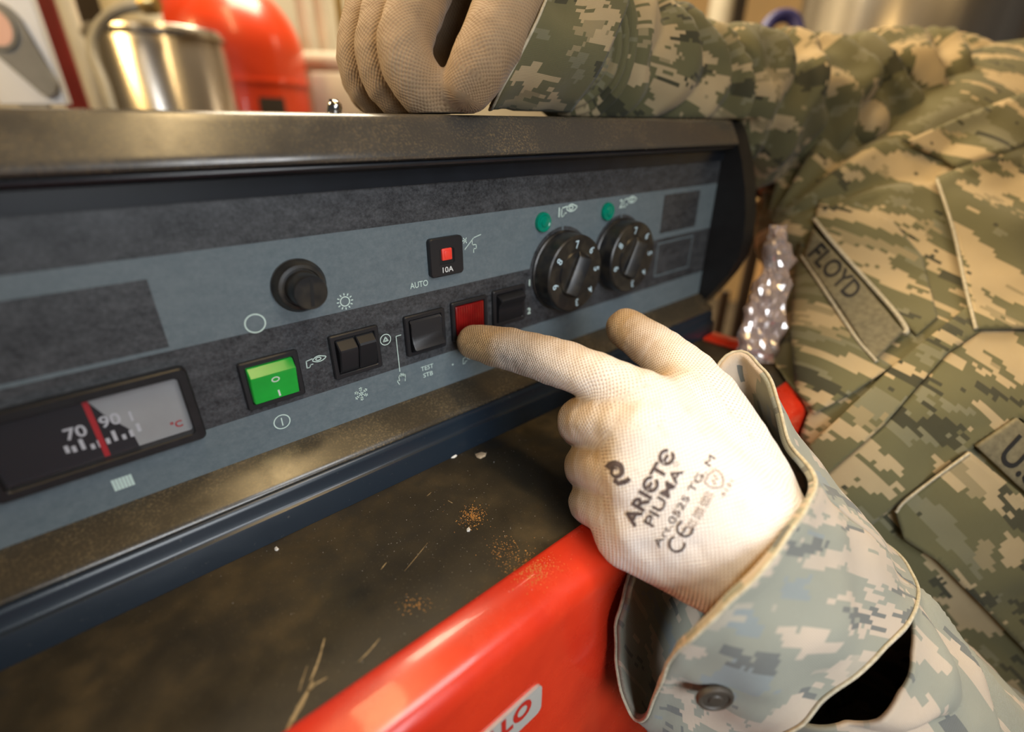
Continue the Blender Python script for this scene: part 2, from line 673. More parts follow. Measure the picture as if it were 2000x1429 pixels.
def ribbon(pts, w, closed=False):
    """flat 2-D stroke of width w -> V (x,y,0), F"""
    P = np.asarray(pts, float)
    n = len(P)
    if closed:
        tg = np.roll(P, -1, 0) - np.roll(P, 1, 0)
    else:
        tg = np.gradient(P, axis=0)
    tg /= np.linalg.norm(tg, axis=1)[:, None] + 1e-9
    nm = np.stack([-tg[:, 1], tg[:, 0]], 1) * w / 2
    if not closed:
        # mitre sharp corners roughly
        pass
    V = np.zeros((2 * n, 3))
    V[:n, :2] = P + nm
    V[n:, :2] = P - nm
    F = []
    for i in range(n if closed else n - 1):
        j = (i + 1) % n
        F.append([i, n + i, n + j, j])
    return V, F


def strokes(lines, w):
    """polylines made of straight strokes with small overlaps at the joints"""
    parts = []
    for L in lines:
        L = [np.array(p, float) for p in L]
        for a, b in zip(L[:-1], L[1:]):
            d = (b - a) / (np.linalg.norm(b - a) + 1e-9)
            parts.append(ribbon([a - d * w * 0.35, b + d * w * 0.35], w))
    return merge(parts)


def arc(cx, cy, r, a0, a1, n=24, ry=None):
    ry = r if ry is None else ry
    return [(cx + r * math.cos(math.radians(a)), cy + ry * math.sin(math.radians(a))) for a in np.linspace(a0, a1, n)]


# ---- value noise in numpy
def _hash(i, j, k):
    h = (i * 374761393 + j * 668265263 + k * 2147483647) & 0xFFFFFFFF
    h = ((h ^ (h >> 13)) * 1274126177) & 0xFFFFFFFF
    return ((h ^ (h >> 16)) & 0xFFFF) / 65535.0


def vnoise(P):
    P = np.asarray(P, float)
    I = np.floor(P).astype(np.int64)
    f = P - I
    f = f * f * (3 - 2 * f)
    r = 0
    for a in (0, 1):
        for b in (0, 1):
            for c in (0, 1):
                wgt = (f[:, 0] if a else 1 - f[:, 0]) * (f[:, 1] if b else 1 - f[:, 1]) * (f[:, 2] if c else 1 - f[:, 2])
                r = r + wgt * _hash(I[:, 0] + a, I[:, 1] + b, I[:, 2] + c)
    return r


# ---- signed-distance modelling (gloves)
def surface_nets(f, org, h):
    ins = f < 0
    nx, ny, nz = f.shape
    c = [ins[a:nx - 1 + a, b:ny - 1 + b, d:nz - 1 + d] for a in (0, 1) for b in (0, 1) for d in (0, 1)]
    s = sum(x.astype(np.int8) for x in c)
    act = (s > 0) & (s < 8)
    idx = np.argwhere(act)
    ids = -np.ones(act.shape, np.int64)
    ids[act] = np.arange(len(idx))
    offs = np.array([(a, b, d) for a in (0, 1) for b in (0, 1) for d in (0, 1)])
    vals = np.stack([f[idx[:, 0] + o_[0], idx[:, 1] + o_[1], idx[:, 2] + o_[2]] for o_ in offs], 1)
    acc = np.zeros((len(idx), 3))
    cnt = np.zeros(len(idx))
    for i in range(8):
        for j in range(i + 1, 8):
            if np.abs(offs[i] - offs[j]).sum() != 1:
                continue
            a, b = vals[:, i], vals[:, j]
            mk = (a < 0) != (b < 0)
            t_ = np.where(mk, a / np.where(mk, a - b, 1), 0)
            p = offs[i] + (offs[j] - offs[i]) * t_[:, None]
            acc += p * mk[:, None]
            cnt += mk
    V = (idx + acc / cnt[:, None]) * h + org
    F = []
    for ax in range(3):
        sl0 = [slice(1, -1)] * 3
        sl1 = [slice(1, -1)] * 3
        sl0[ax] = slice(0, f.shape[ax] - 1)
        sl1[ax] = slice(1, f.shape[ax])
        A, B = ins[tuple(sl0)], ins[tuple(sl1)]
        e = np.argwhere(A != B)
        off = np.array([1, 1, 1])
        off[ax] = 0
        e = e + off
        fl = ins[e[:, 0], e[:, 1], e[:, 2]]
        u, v = [(1, 2), (2, 0), (0, 1)][ax]
        du = np.zeros(3, int)
        du[u] = 1
        dv = np.zeros(3, int)
        dv[v] = 1
        q = [e - du - dv, e - dv, e, e - du]
        Q = np.stack([ids[x[:, 0], x[:, 1], x[:, 2]] for x in q], 1)
        Q[~fl] = Q[~fl][:, ::-1]
        F.append(Q)
    return V, np.vstack(F)


def smin(a, b, k):
    h = np.maximum(k - np.abs(a - b), 0) / k
    return np.minimum(a, b) - h * h * k * 0.25


def sd_cone(P, a, b, ra, rb, flat=None):
    a, b = np.asarray(a, np.float32), np.asarray(b, np.float32)
    ab = b - a
    t_ = np.clip(((P - a) @ ab) / ab.dot(ab), 0, 1)
    q = P - a - t_[:, None] * ab
    return np.sqrt((q * q).sum(1)) - (ra + (rb - ra) * t_), t_


def project(V2, F, bvh, off, maxlen=None):
    """project a flat mesh given in picture coordinates onto a built surface along the sight lines, lifted by off mm"""
    bm = bmesh.new()
    vs = [bm.verts.new((v[0], v[1], 0)) for v in V2]
    for f in F:
        try:
            bm.faces.new([vs[i] for i in f])
        except ValueError:
            pass
    if maxlen:
        bmesh.ops.triangulate(bm, faces=list(bm.faces))
        for _ in range(6):
            es = [e for e in bm.edges if e.calc_length() > maxlen]
            if not es:
                break
            bmesh.ops.subdivide_edges(bm, edges=es, cuts=1)
            bmesh.ops.triangulate(bm, faces=list(bm.faces))
    Q, FF = bm_to(bm)
    out = []
    last = 400.0
    for p in Q:
        r = ray(p[0], p[1])
        hit, nrm, _, dd = bvh.ray_cast(Vector(CAM), Vector(r))
        if hit is None:
            hit = CAM + r * last
        else:
            hit = np.array(hit[:])
            last = (hit - CAM).dot(FW)
        rn = r / np.linalg.norm(r)
        out.append(hit - rn * off)
    return np.array(out), FF, Q


def orient(V2, ox, oy, ang, flip=True):
    """place local (x right, y up) into picture pixels: baseline direction at ang degrees (counter-clockwise on the page)"""
    c, s = math.cos(math.radians(ang)), math.sin(math.radians(ang))
    x = ox + V2[:, 0] * c - V2[:, 1] * s
    y = oy - (V2[:, 0] * s + V2[:, 1] * c)
    return np.stack([x, y], 1)


# ------------------------------------------------------------------ the room
FLOOR = -ZOFF


def struct(name, lo, hi, mat):
    o = box(name, lo, hi, mat)
    o['kind'] = 'structure'
    return o


struct('floor', (-3000, -3000, FLOOR - 60), (3300, 2400, FLOOR), 'floor_concrete')
struct('wall_back', (-3000, 2300, FLOOR), (3300, 2400, 2000), 'wall_grey')
struct('wall_right', (3200, -3000, FLOOR), (3300, 2300, 2000), 'wall_tan')
struct('ceiling', (-3000, -3000, 2000), (3300, 2400, 2080), 'ceiling_paint')

# ------------------------------------------------------------------ boiler
TOPZ = -155.5
boiler = thing('boiler', (0, 200, FLOOR), 'red enamelled boiler casing with a dusty black top plate under the control box', 'boiler')
box('top_plate', (-420, -96.5, TOPZ - 4), (366, 560, TOPZ), 'boiler_top', boiler)
front = [(-95.0, TOPZ - 3), (-95.0, TOPZ + 0.4), (-95.6, TOPZ + 1.2), (-97.0, TOPZ + 1.5), (-108, TOPZ + 0.2), (-112.0, TOPZ - 1.2),
         (-114.6, TOPZ - 3.2), (-116.3, TOPZ - 6.2), (-117.0, TOPZ - 10), (-117.0, FLOOR + 60), (-112, FLOOR + 60), (-112, TOPZ - 12), (-100, TOPZ - 6)]
sweep_x('front_casing', front, -420, 378, 'red_paint', boiler, angle=45)
# side casing swept along y
prof = [(357.0, TOPZ - 3), (357.0, TOPZ + 1.2), (358.5, TOPZ + 2.2), (373.5, TOPZ + 3.4), (376.8, TOPZ + 1.6), (378, TOPZ - 4), (378, FLOOR + 60), (373, FLOOR + 60), (373, TOPZ - 8)]
low = [(357.0, TOPZ - 3), (357.0, TOPZ - 0.5), (358.5, TOPZ - 0.2), (374, TOPZ - 0.2), (377, TOPZ - 1.5)] + prof[5:]
for nme_, pr_, ya, yb in (('side_rim', prof, -96.0, -19.6), ('side_casing', low, -19.6, 560)):
    n = len(pr_)
    V = [(p[0], y, p[1]) for y in (ya, yb) for p in pr_]
    F = [[k, (k + 1) % n, n + (k + 1) % n, n + k] for k in range(n)] + [list(range(n))[::-1], [n + k for k in range(n)]]
    mesh(nme_, V, F, 'red_paint', boiler, smooth=True, angle=45)
box('plinth', (-400, -100, FLOOR), (360, 540, FLOOR + 60), 'post_dark', boiler)
# name plate on the front
bm = bmesh.new()
bmesh.ops.create_cube(bm, size=1.0)
for v in bm.verts:
    v.co = Vector((51 + v.co.x * 66, -117.5 + v.co.y * 1.2, -199.2 + v.co.z * 17.5))
ed = [e for e in bm.edges if abs(e.verts[0].co.y - e.verts[1].co.y) > 0.5]
bmesh.ops.bevel(bm, geom=ed, offset=3.0, segments=4, affect='EDGES', profile=0.5)
V, F = bm_to(bm)
plate = mesh('name_plate', V, F, 'plate_silver', boiler)
V, F = text_vf('RIELLO', 9.4, bold=0.05, spacing=1.08)
V[:, 0] *= 37.0 / V[:, 0].max()
mesh('plate_lettering', np.stack([V[:, 0] + 41.5, V[:, 0] * 0 - 118.25, V[:, 1] - 201.0], 1), F, 'plate_red', plate)
# pale scuffs on the black plate and red edge
rng = np.random.default_rng(4)


def scuff(name, pts, wid, zz, mat, parent):
    P = [at_z(x, y, zz)[:2] for x, y in pts]
    P = catmull(np.array(P), 6)
    ww = wid * (0.4 + 0.6 * np.sin(np.linspace(0.15, math.pi - 0.15, len(P))))
    tg = np.gradient(P, axis=0)
    tg /= np.linalg.norm(tg, axis=1)[:, None]
    nm = np.stack([-tg[:, 1], tg[:, 0]], 1) * (ww * (0.6 + 0.8 * rng.random(len(P))))[:, None] * 0.5
    V = np.vstack([np.c_[P + nm, np.full(len(P), zz)], np.c_[P - nm, np.full(len(P), zz)]])
    k = len(P)
    F = [[i, k + i, k + i + 1, i + 1] for i in range(k - 1)]
    return mesh(name, V, F, mat, parent)


for pts, wd in [([(634, 1246), (622, 1290), (606, 1330)], 0.7), ([(742, 1246), (722, 1270), (700, 1292)], 0.4),
                ([(612, 1330), (585, 1380), (560, 1425)], 1.3), ([(640, 1322), (616, 1336), (600, 1352)], 0.6),
                ([(600, 1300), (590, 1330), (584, 1350)], 0.35), ([(835, 1060), (815, 1085), (790, 1115)], 0.25),
                ([(755, 1098), (750, 1104), (744, 1112)], 0.5), ([(834, 968), (838, 965), (842, 961)], 0.5),
                ([(875, 977), (880, 980), (884, 982)], 0.4)]:
    scuff('scuff_mark', pts, wd, TOPZ + 0.12, 'dust_pale', boiler)

# ------------------------------------------------------------------ control box
X0, X1 = -260.0, 374.0
cb = thing('control_box', (60, 60, TOPZ), 'blue-grey control box with switches and two numbered dials standing on the boiler', 'control panel')
cover = [(110, 5.2), (2, 4.8), (-1.2, 4.5), (-3.0, 3.4), (-4.3, 1.4), (-9.6, -7.6), (-10.5, -9.2), (-10.8, -10.4), (-10.4, -11.4), (-9.4, -11.9),
         (-8.6, -12.2), (4, -12.2), (4, -10), (110, -10)]
sweep_x('top_cover', cover, X0, X1, 'cover_paint', cb, angle=32)
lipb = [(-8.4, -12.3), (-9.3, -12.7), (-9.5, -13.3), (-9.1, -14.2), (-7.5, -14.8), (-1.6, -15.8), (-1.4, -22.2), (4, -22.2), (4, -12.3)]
sweep_x('cover_lip', lipb, X0, X1, 'lip_shade', cb, angle=32)
box('housing', (X0, 4.2, TOPZ + 0.2), (X1, 108, -10.2), 'base_paint', cb)
box('label_sheet', (X0, -0.2, -124.4), (373.4, 3.2, -22.0), 'foil_dark', cb)
ledge = [(0.2, -123.6), (-0.8, -124.0), (-13.2, -131.5), (-14.5, -132.5), (-15.0, -133.5), (-14.7, -134.4), (-13.9, -134.8), (3, -134.8), (3, -123.6)]
sweep_x('ledge_strip', ledge, X0, X1 - 1, 'ledge_paint', cb, angle=32)
base = [(-13.9, -134.9), (-14.6, -135.4), (-15.2, -136.2), (-15.6, -137.5), (-16.0, -142.0), (-16.7, -143.0), (-17.7, -143.6), (-18.1, -144.7), (-18.4, TOPZ + 0.15), (4, TOPZ + 0.15), (4, -134.9)]
sweep_x('base_trim', base, X0, X1 - 1, 'base_paint', cb, angle=32)
# end cap
capo = [(110, 5.4), (8, 5.4), (1, 4.6), (-4, 1.5), (-9, -7.5), (-16, -23), (-22, -41), (-26.0, -58), (-27.8, -75), (-26.8, -90), (-22, -103), (-13, -119), (-4, -133), (8, -142), (30, -146), (110, -146)]
n = len(capo)
V, F = [], []
ins = [(374.2, 0.0), (389.5, 0.0), (392.5, 0.7), (394.0, 2.2)]
cyz = np.array([45, -72])
for xx, sh in ins:
    for p in capo:
        p = np.array(p, float)
        d_ = cyz - p
        V.append((xx, *(p + d_ / np.linalg.norm(d_) * sh)))
for i in range(len(ins) - 1):
    for k in range(n):
        F.append([i * n + k, i * n + (k + 1) % n, (i + 1) * n + (k + 1) % n, (i + 1) * n + k][::-1])
F.append(list(range(n)))
F.append([(len(ins) - 1) * n + k for k in range(n)][::-1])
mesh('end_cap', V, F, 'end_plastic', cb, smooth=True, angle=30)

YP = -0.32


def flat(name, V, F, mat, y=YP, dx=0.0, dz=0.0, parent=None, th=0.0):
    V = np.asarray(V, float)
    return mesh(name, np.stack([V[:, 0] + dx, np.full(len(V), y), V[:, 1] + dz], 1), F, mat, parent or cb)


def rect(x0, z0, x1, z1):
    return np.array([(x0, z0), (x1, z0), (x1, z1), (x0, z1)], float), [[0, 1, 2, 3]]


flat('light_band', *rect(X0, -70.8, 373.2, -38.0), 'foil_light')
flat('light_band', *rect(X0, -124.2, 373.2, -105.0), 'foil_light')
flat('dark_field', *rect(X0, -69.3, 11.4, -45.0), 'foil_dark', y=-0.42)
flat('dark_field', *rect(305.2, -67.0, 350.5, -41.3), 'foil_dark', y=-0.42)
V, F = merge([ribbon([(304.8 + 1.0, -74.0), (349.2, -74.0)], 1.2), ribbon([(304.8 + 1, -97.6), (349.2, -97.6)], 1.2),
              ribbon([(305.2, -97.0 - 1.2), (305.2, -74 + .6)], 1.2), ribbon([(349.6, -98.2), (349.6, -73.4)], 1.2)])
flat('outline_frame', V, F, 'foil_light', y=-0.42)

K1, K2 = (207.2, -75.8), (260.0, -74.6)
for kx, kz in (K1, K2):
    P = np.array(arc(kx, kz, 25.2, 0, 360, 65)[:-1])
    flat('dial_ground', P, [list(range(64))], 'foil_dark', y=-0.5)
    flat('dial_tick', *rect(kx - 0.7, kz + 22, kx + 0.7, kz + 26.5), 'foil_light', y=-0.6)

# printed symbols -------------------------------------------------
PM = 'print_mint'


def sym(name, parts, cx, cz, mat=PM, y=-0.62):
    V, F = merge(parts)
    return flat(name, V, F, mat, y=y, dx=cx, dz=cz)


def ptext(name, s, cx, cz, h, mat=PM, w=None, bold=0.0, y=-0.62, centre=True):
    V, F = text_vf(s, h, bold)
    if w:
        V[:, 0] *= w / V[:, 0].max()
    V = V[:, :2].copy()
    if centre:
        V[:, 0] -= V[:, 0].max() / 2
        V[:, 1] -= h / 2
    return flat(name, V, F, mat, y=y, dx=cx, dz=cz)


sym('ring_symbol', [ribbon(arc(0, 0, 3.6, 0, 360, 49)[:-1], 0.55, True)], 40.0, -67.6)
sym('sun_symbol', [ribbon(arc(0, 0, 2.0, 0, 360, 37)[:-1], 0.5, True)] +
    [ribbon([(2.6 * math.cos(a), 2.6 * math.sin(a)), (3.6 * math.cos(a), 3.6 * math.sin(a))], 0.5) for a in np.arange(12) * math.pi / 6], 76.0, -66.6)
sym('power_symbol', [ribbon(arc(0, 0, 3.2, 0, 360, 49)[:-1], 0.5, True), ribbon([(0, -1.9), (0, 1.9)], 0.5)], 41.1, -112.3)
fl = []
for k in range(6):
    a = math.pi / 3 * k + math.pi / 6
    d_ = np.array([math.cos(a), math.sin(a)])
    fl.append(ribbon([d_ * 0.1, d_ * 3.5], 0.42))
    for q, ln in ((1.5, 0.9), (2.4, 1.0)):
        for s_ in (-1, 1):
            b_ = a + s_ * math.pi / 4
            fl.append(ribbon([d_ * q, d_ * q + ln * np.array([math.cos(b_), math.sin(b_)])], 0.4))
sym('snowflake_symbol', fl, 76.9, -111.8)
sym('pump_symbol', [ribbon(arc(0, 0, 2.6, 0, 360, 41)[:-1], 0.4, True), strokes([[(-1.35, -0.85), (1.35, -0.85), (0, 1.45), (-1.35, -0.85)]], 0.35),
                    strokes([[(-0.7, -0.5), (0.7, -0.5), (0, 0.7), (-0.7, -0.5)]], 0.22)], 92.2, -88.6)


def flame_parts(s=1.0, w=0.42):
    burner = [[(-1.2, 1.5), (-3.8, 1.1), (-4.0, -2.0), (-2.8, -2.0), (-2.3, -0.9), (-1.3, -0.9)]]
    P = [strokes([[(a * s, b * s) for a, b in L] for L in burner], w * s)]
    lens = arc(1.6, 1.0, 2.9, 20, 160, 13, 2.0)
    o1 = [(-1.2, 0.6)] + [(0.0, 1.7), (1.6, 2.1), (3.2, 1.6), (4.6, 0.9), (3.2, -0.2), (1.4, -0.5), (0, -0.2), (-1.2, 0.6)]
    P.append(ribbon(np.array(catmull(np.array(o1[:-1]) * s, 4, True)), w * s, True))
    P.append(ribbon(np.array(arc(1.3 * s, 0.8 * s, 1.1 * s, 0, 360, 25, 0.65 * s)[:-1]), w * s, True))
    return P


sym('burner_symbol', flame_parts(1.0), 59.4, -89.6)
sym('burner_symbol', flame_parts(1.0), 138.8, -112.4)
for nme, (fx, fz), s_ in (('1', (211.5, -42.2), 1.45), ('2', (267.0, -42.3), 1.45)):
    sym('burner_symbol', flame_parts(s_, 0.5), fx, fz)
    ptext('dial_number', nme, fx - 7.6 - (0.8 if nme == '2' else 0), fz - 0.3, 5.2, bold=0.02)
sym('hand_symbol', [strokes([[(-1.6, -3.0), (-2.6, -0.8), (-1.9, -0.5), (-1.2, -1.5), (-1.5, 1.4), (-1.0, 1.9), (-0.7, 0.4)],
                             [(-0.7, 0.4), (-0.6, 2.4), (0.0, 2.6), (0.2, 0.4)], [(0.2, 0.4), (0.6, 2.3), (1.1, 2.3), (1.0, 0.3)],
                             [(1.0, 0.3), (1.6, 1.6), (2.1, 1.4), (1.9, -0.6), (1.7, -2.2)]], 0.34)], 98.2, -110.6)
sym('bracket_line', [strokes([[(2.6, 0), (0, 0), (0, -18.4)]], 0.38)], 97.6, -88.4)
sym('dot_mark', [(np.c_[np.array(arc(0, 0, 0.55, 0, 360, 17)[:-1]), np.zeros(16)], [list(range(16))])], 128.2, -112.7)
ptext('auto_lettering', 'AUTO', 112.2, -66.0, 2.9, w=9.6, bold=0.008)
ptext('test_lettering', 'TEST', 112.8, -109.4, 2.5, w=7.2, bold=0.006)
ptext('stb_lettering', 'STB', 113.0, -113.3, 2.5, w=5.6, bold=0.006)
ptext('switch_number', '1', 182.3, -78.6, 3.6, bold=0.03)
ptext('switch_number', '2', 182.3, -95.2, 3.6, bold=0.03)
sym('breaker_symbol', [strokes([[(-5.8, 1.7), (-3.4, 1.7)], [(-4.9, 2.9), (-3.2, 0.5)], [(-4.9, 0.5), (-3.2, 2.9)], [(-4.4, -2.6), (1.2, 2.4), (5.6, 3.4)],
                                [(0.2, 1.4), (0.2, -1.0), (2.6, -1.0), (2.6, -3.0), (0.9, -3.0), (0.9, -4.8)]], 0.42)], 143.4, -51.2)
sym('radiator_symbol', [(np.c_[rect(-3.0 + k * 1.02, -2.4, -3.0 + k * 1.02 + 0.9, 2.4)[0], np.zeros(4)], [[0, 1, 2, 3]]) for k in range(6)], -14.8, -115.0)


# frames and rockers ----------------------------------------------
def frame(name, x0, x1, z0, z1, bw, h, mat, parent, rad=1.0, y0=0.0, inner_depth=0.6):
    """picture-frame bezel with rounded corners, rising h mm off the sheet"""
    def loop(ins, y, r):
        pts = []
        a, b, c, d = x0 + ins, x1 - ins, z0 + ins, z1 - ins
        r = max(r, 0.12)
        for (cx, cz, a0) in ((b - r, d - r, 0), (a + r, d - r, 90), (a + r, c + r, 180), (b - r, c + r, 270)):
            for q in range(5):
                th = math.radians(a0 + q * 22.5)
                pts.append((cx + r * math.cos(th), y, cz + r * math.sin(th)))
        return pts
    L = [loop(0, y0, rad), loop(0, y0 - h + 0.5, rad), loop(0.45, y0 - h, rad * 0.8), loop(bw - 0.35, y0 - h, rad * 0.7),
         loop(bw, y0 - h + 0.4, rad * 0.6), loop(bw, y0 - inner_depth, rad * 0.6)]
    n = 20
    V = [p for l_ in L for p in l_]
    F = []
    for i in range(len(L) - 1):
        for k in range(n):
            F.append([i * n + k, i * n + (k + 1) % n, (i + 1) * n + (k + 1) % n, (i + 1) * n + k])
    F.append([(len(L) - 1) * n + k for k in range(n)])
    return mesh(name, V, F, mat, parent, smooth=True, angle=28)


def rocker(name, x0, x1, prof, mat, parent, bev=0.35):
    """prof (y,z) front outline top to bottom, closed to the back; extruded in x with small end bevels"""
    back = [(0.3, prof[-1][1]), (0.3, prof[0][1])]
    P = np.array(list(prof) + back, float)
    c = P.mean(0)
    n = len(P)
    V, F = [], []
    for x, s_ in ((x0, 0.0), (x0 + bev, 1.0), (x1 - bev, 1.0), (x1, 0.0)):
        for p in P:
            q = p.copy()
            if s_ == 0.0:
                q = p + np.clip(c - p, -bev, bev)
            V.append((x, q[0], q[1]))
    for i in range(3):
        for k in range(n):
            F.append([i * n + k, i * n + (k + 1) % n, (i + 1) * n + (k + 1) % n, (i + 1) * n + k][::-1])
    F.append(list(range(n)))
    F.append([3 * n + k for k in range(n)][::-1])
    return mesh(name, V, F, mat, parent, smooth=True, angle=25)


SB = 'switch_black'
g = frame('power_switch', 29.9, 52.6, -102.3, -81.7, 2.3, 2.2, SB, cb)
tag(g, 'black framed rocker switch with a translucent green rocker')
rocker('rocker', 32.6, 50.0, [(-1.6, -84.4), (-5.2, -87.6), (-4.8, -89.0), (-3.0, -99.7)], 'green_lens', g)
V, F = merge([ribbon(arc(41.6, -90.6, 1.35, 0, 360, 33, 1.0)[:-1], 0.45, True)])
mesh('rocker_marking', np.stack([V[:, 0], -4.95 + (-(V[:, 1] + 89.0)) * 0.168, V[:, 1]], 1), F, 'print_white', g)
V, F = merge([ribbon([(42.2, -98.9), (41.9, -95.9)], 0.7)])
mesh('rocker_marking', np.stack([V[:, 0], -4.95 + (-(V[:, 1] + 89.0)) * 0.168, V[:, 1]], 1), F, 'print_white', g)

g = frame('twin_switch', 66.0, 88.7, -100.7, -80.1, 2.2, 2.2, SB, cb)
for xa, xb in ((68.6, 77.1), (77.7, 86.2)):
    rocker('rocker', xa, xb, [(-1.2, -82.6), (-4.6, -85.4), (-4.9, -86.4), (-3.2, -95.6), (-1.8, -98.3)] if xa > 70 else
           [(-1.2, -82.6), (-5.4, -86.2), (-5.5, -87.3), (-3.4, -96.2), (-1.6, -98.3)], SB, g, 0.5)
g = frame('test_switch', 102.0, 124.4, -100.4, -79.9, 2.2, 2.2, SB, cb)
cv = [(-1.6, -82.4), (-2.4, -83.4), (-2.7, -86.5), (-3.1, -90.0), (-4.0, -93.2), (-5.5, -95.9), (-5.9, -96.4), (-5.6, -96.9), (-2.0, -98.0)]
rocker('rocker', 104.6, 121.8, cv, SB, g, 0.5)
g = frame('fault_lamp', 128.6, 151.2, -99.6, -78.9, 2.0, 2.2, SB, cb)
tag(g, 'black framed square fault lamp with a dark red lens')
box('lens', (131.0, -2.0, -97.2), (148.8, 0.0, -81.3), 'red_lens', g, 0.5)
for k in range(11):
    box('lens_rib', (132.2 + k * 1.48, -2.25, -96.6), (132.2 + k * 1.48 + 0.7, -1.9, -81.9), 'red_lens', g, 0.15, 1)
g = frame('stage_switch', 155.2, 178.2, -98.7, -78.2, 2.2, 2.2, SB, cb)
cv = [(-1.4, -80.8), (-5.6, -82.6), (-6.0, -83.2), (-5.7, -84.0), (-4.2, -86.0), (-3.3, -89.5), (-2.9, -94.0), (-2.0, -96.3)]
rocker('rocker', 158.0, 175.4, cv, SB, g, 0.5)

g = frame('circuit_breaker', 117.8, 136.5, -64.1, -46.0, 5.4, 3.0, SB, cb, 1.8)
box('plug_body', (123.3, -2.4, -58.6), (131.0, -0.4, -51.4), 'slot_dark', g)
box('window_rim', (122.6, -3.05, -59.0), (131.8, -2.95, -58.3), SB, g)
box('reset_button', (124.2, -3.4, -56.6), (129.8, -1.8, -50.9), 'red_button', g, 0.5)
box('button_face', (125.4, -3.6, -55.4), (128.6, -3.3, -52.0), 'red_button', g, 0.4)
ptext('rating_lettering', '10A', 127.1, -60.9, 2.7, 'print_white', w=6.0, bold=0.006, y=-3.1).parent = g

# capillary thermostat cap
g = lathe('thermostat_cap', [(10.6, 0.0), (10.6, 1.6), (10.1, 2.2), (9.6, 3.8), (8.9, 4.8), (7.6, 5.0), (7.3, 4.4), (6.75, 4.4), (6.55, 13.2), (6.2, 13.9), (0.0, 14.0)],
          (58.6, 0, -56.2), (0, -1, 0), 'knob_black', cb, 56, 28)
sl = box_vf((-0.6, -14.12, -5.2), (0.6, -13.6, 5.2))
a = math.radians(6)
V = sl[0]
V = np.stack([58.9 + V[:, 0] * math.cos(a) + V[:, 2] * math.sin(a), V[:, 1], -56.2 - V[:, 0] * math.sin(a) + V[:, 2] * math.cos(a)], 1)
mesh('screwdriver_slot', V, sl[1], 'slot_dark', g)

for lx, lz in ((191.2, -46.5), (245.5, -46.2)):
    lathe('indicator_lamp', [(5.4, 0), (5.4, 1.6), (5.0, 2.4), (4.2, 2.6), (3.5, 2.2), (2.6, 2.3), (2.2, 2.9), (0.9, 3.2), (0, 3.2)], (lx, 0, lz), (0, -1, 0), 'lamp_green', cb, 40, 35)

for kx, kz in (K1, K2):
    k = lathe('burner_dial', [(23.2, 0.3), (23.2, 1.6), (22.4, 2.2), (22.3, 11.0), (22.0, 12.3), (21.2, 13.0), (13.6, 13.1), (13.2, 13.8), (0, 13.9)], (kx, 0, kz), (0, -1, 0), 'knob_black', cb, 72, 26)
    # grip: wedge bar across the face, leaning to the upper right
    a = math.radians(63)
    ca, sa = math.cos(a), math.sin(a)
    bm = bmesh.new()
    pts = []
    for (u, v, h) in ((-13, -4.6, 13.6), (-13, 6.0, 13.6), (13, 6.0, 13.6), (13, -4.6, 13.6), (-12.2, -1.6, 19.0), (-12.2, 5.6, 15.6), (9.5, 5.6, 15.6), (11.0, -1.6, 19.0)):
        pts.append(bm.verts.new((kx + u * ca - v * sa, -h, kz + u * sa + v * ca)))
    for f in ((0, 1, 2, 3), (7, 6, 5, 4), (0, 4, 5, 1), (1, 5, 6, 2), (2, 6, 7, 3), (3, 7, 4, 0)):
        bm.faces.new([pts[i] for i in f])
    bmesh.ops.recalc_face_normals(bm, faces=list(bm.faces))
    bmesh.ops.bevel(bm, geom=list(bm.edges), offset=0.7, segments=2, affect='EDGES', profile=0.5)
    V, F = bm_to(bm)
    mesh('dial_grip', V, F, 'knob_black', k, smooth=True, angle=30)
    for nme, an in (('7', 92), ('6', 46), ('5', 2), ('4', -40), ('3', -84), ('8', 146), ('9', 194)):
        V, F = text_vf(nme, 4.4, bold=0.012)
        V[:, 0] -= V[:, 0].max() / 2
        V[:, 1] -= 2.2
        rr = math.radians(an - 90)
        x = V[:, 0] * math.cos(rr) - V[:, 1] * math.sin(rr)
        z = V[:, 0] * math.sin(rr) + V[:, 1] * math.cos(rr)
        c = math.radians(an)
        mesh('dial_numeral', np.stack([kx + 17.3 * math.cos(c) + x, x * 0 - 13.16, kz + 17.3 * math.sin(c) + z], 1), F, 'print_blue', k)

# thermometer window at the left
g = frame('thermometer', -45.0, 13.8, -106.4, -76.6, 3.4, 4.2, 'black_plastic', cb, 2.2, inner_depth=-0.1)
flat('scale_plate', *rect(-41.5, -102.8, 10.4, -80.2), 'dial_face', y=-0.55, parent=g)
P = np.array([(-41.5, -102.8), (-6.5, -102.8), (-7.0, -96), (-12.0, -88.0), (-15.5, -80.2), (-41.5, -80.2)])
flat('scale_drum', P, [list(range(6))], 'dial_drum', y=-0.75, parent=g)
for s_, q, h in (('70', (150, 850), 4.3), ('90', (217, 826), 4.3), ('1', (258, 818), 3.8)):
    p = at_y(*q, -0.9)
    o_ = ptext('scale_number', s_, p[0], p[2] + 1.3, h, 'dial_white', bold=0.02, y=-0.9)
    o_.parent = g
for i, q in enumerate([(132, 880), (146, 878), (163, 873), (182, 872), (196, 868), (212, 862), (226, 856), (243, 853), (258, 848), (272, 838)]):
    p = at_y(*q, -0.9)
    h = (1.9, 1.5, 3.2, 1.1, 1.9, 1.4, 3.2, 1.1, 1.9, 2.4)[i]
    flat('scale_tick', *rect(p[0] - 0.55, p[2] - 0.9, p[0] + 0.55, p[2] + h), 'dial_white', y=-0.9, parent=g)
a, b = at_y(173, 800, -1.2), at_y(222, 897, -1.2)
flat('pointer_line', *rect(min(a[0], b[0]) - 1.0, -102.6, min(a[0], b[0]) + 0.6, -80.4), 'dial_red', y=-1.2, parent=g)
p = at_y(345, 828, -0.9)
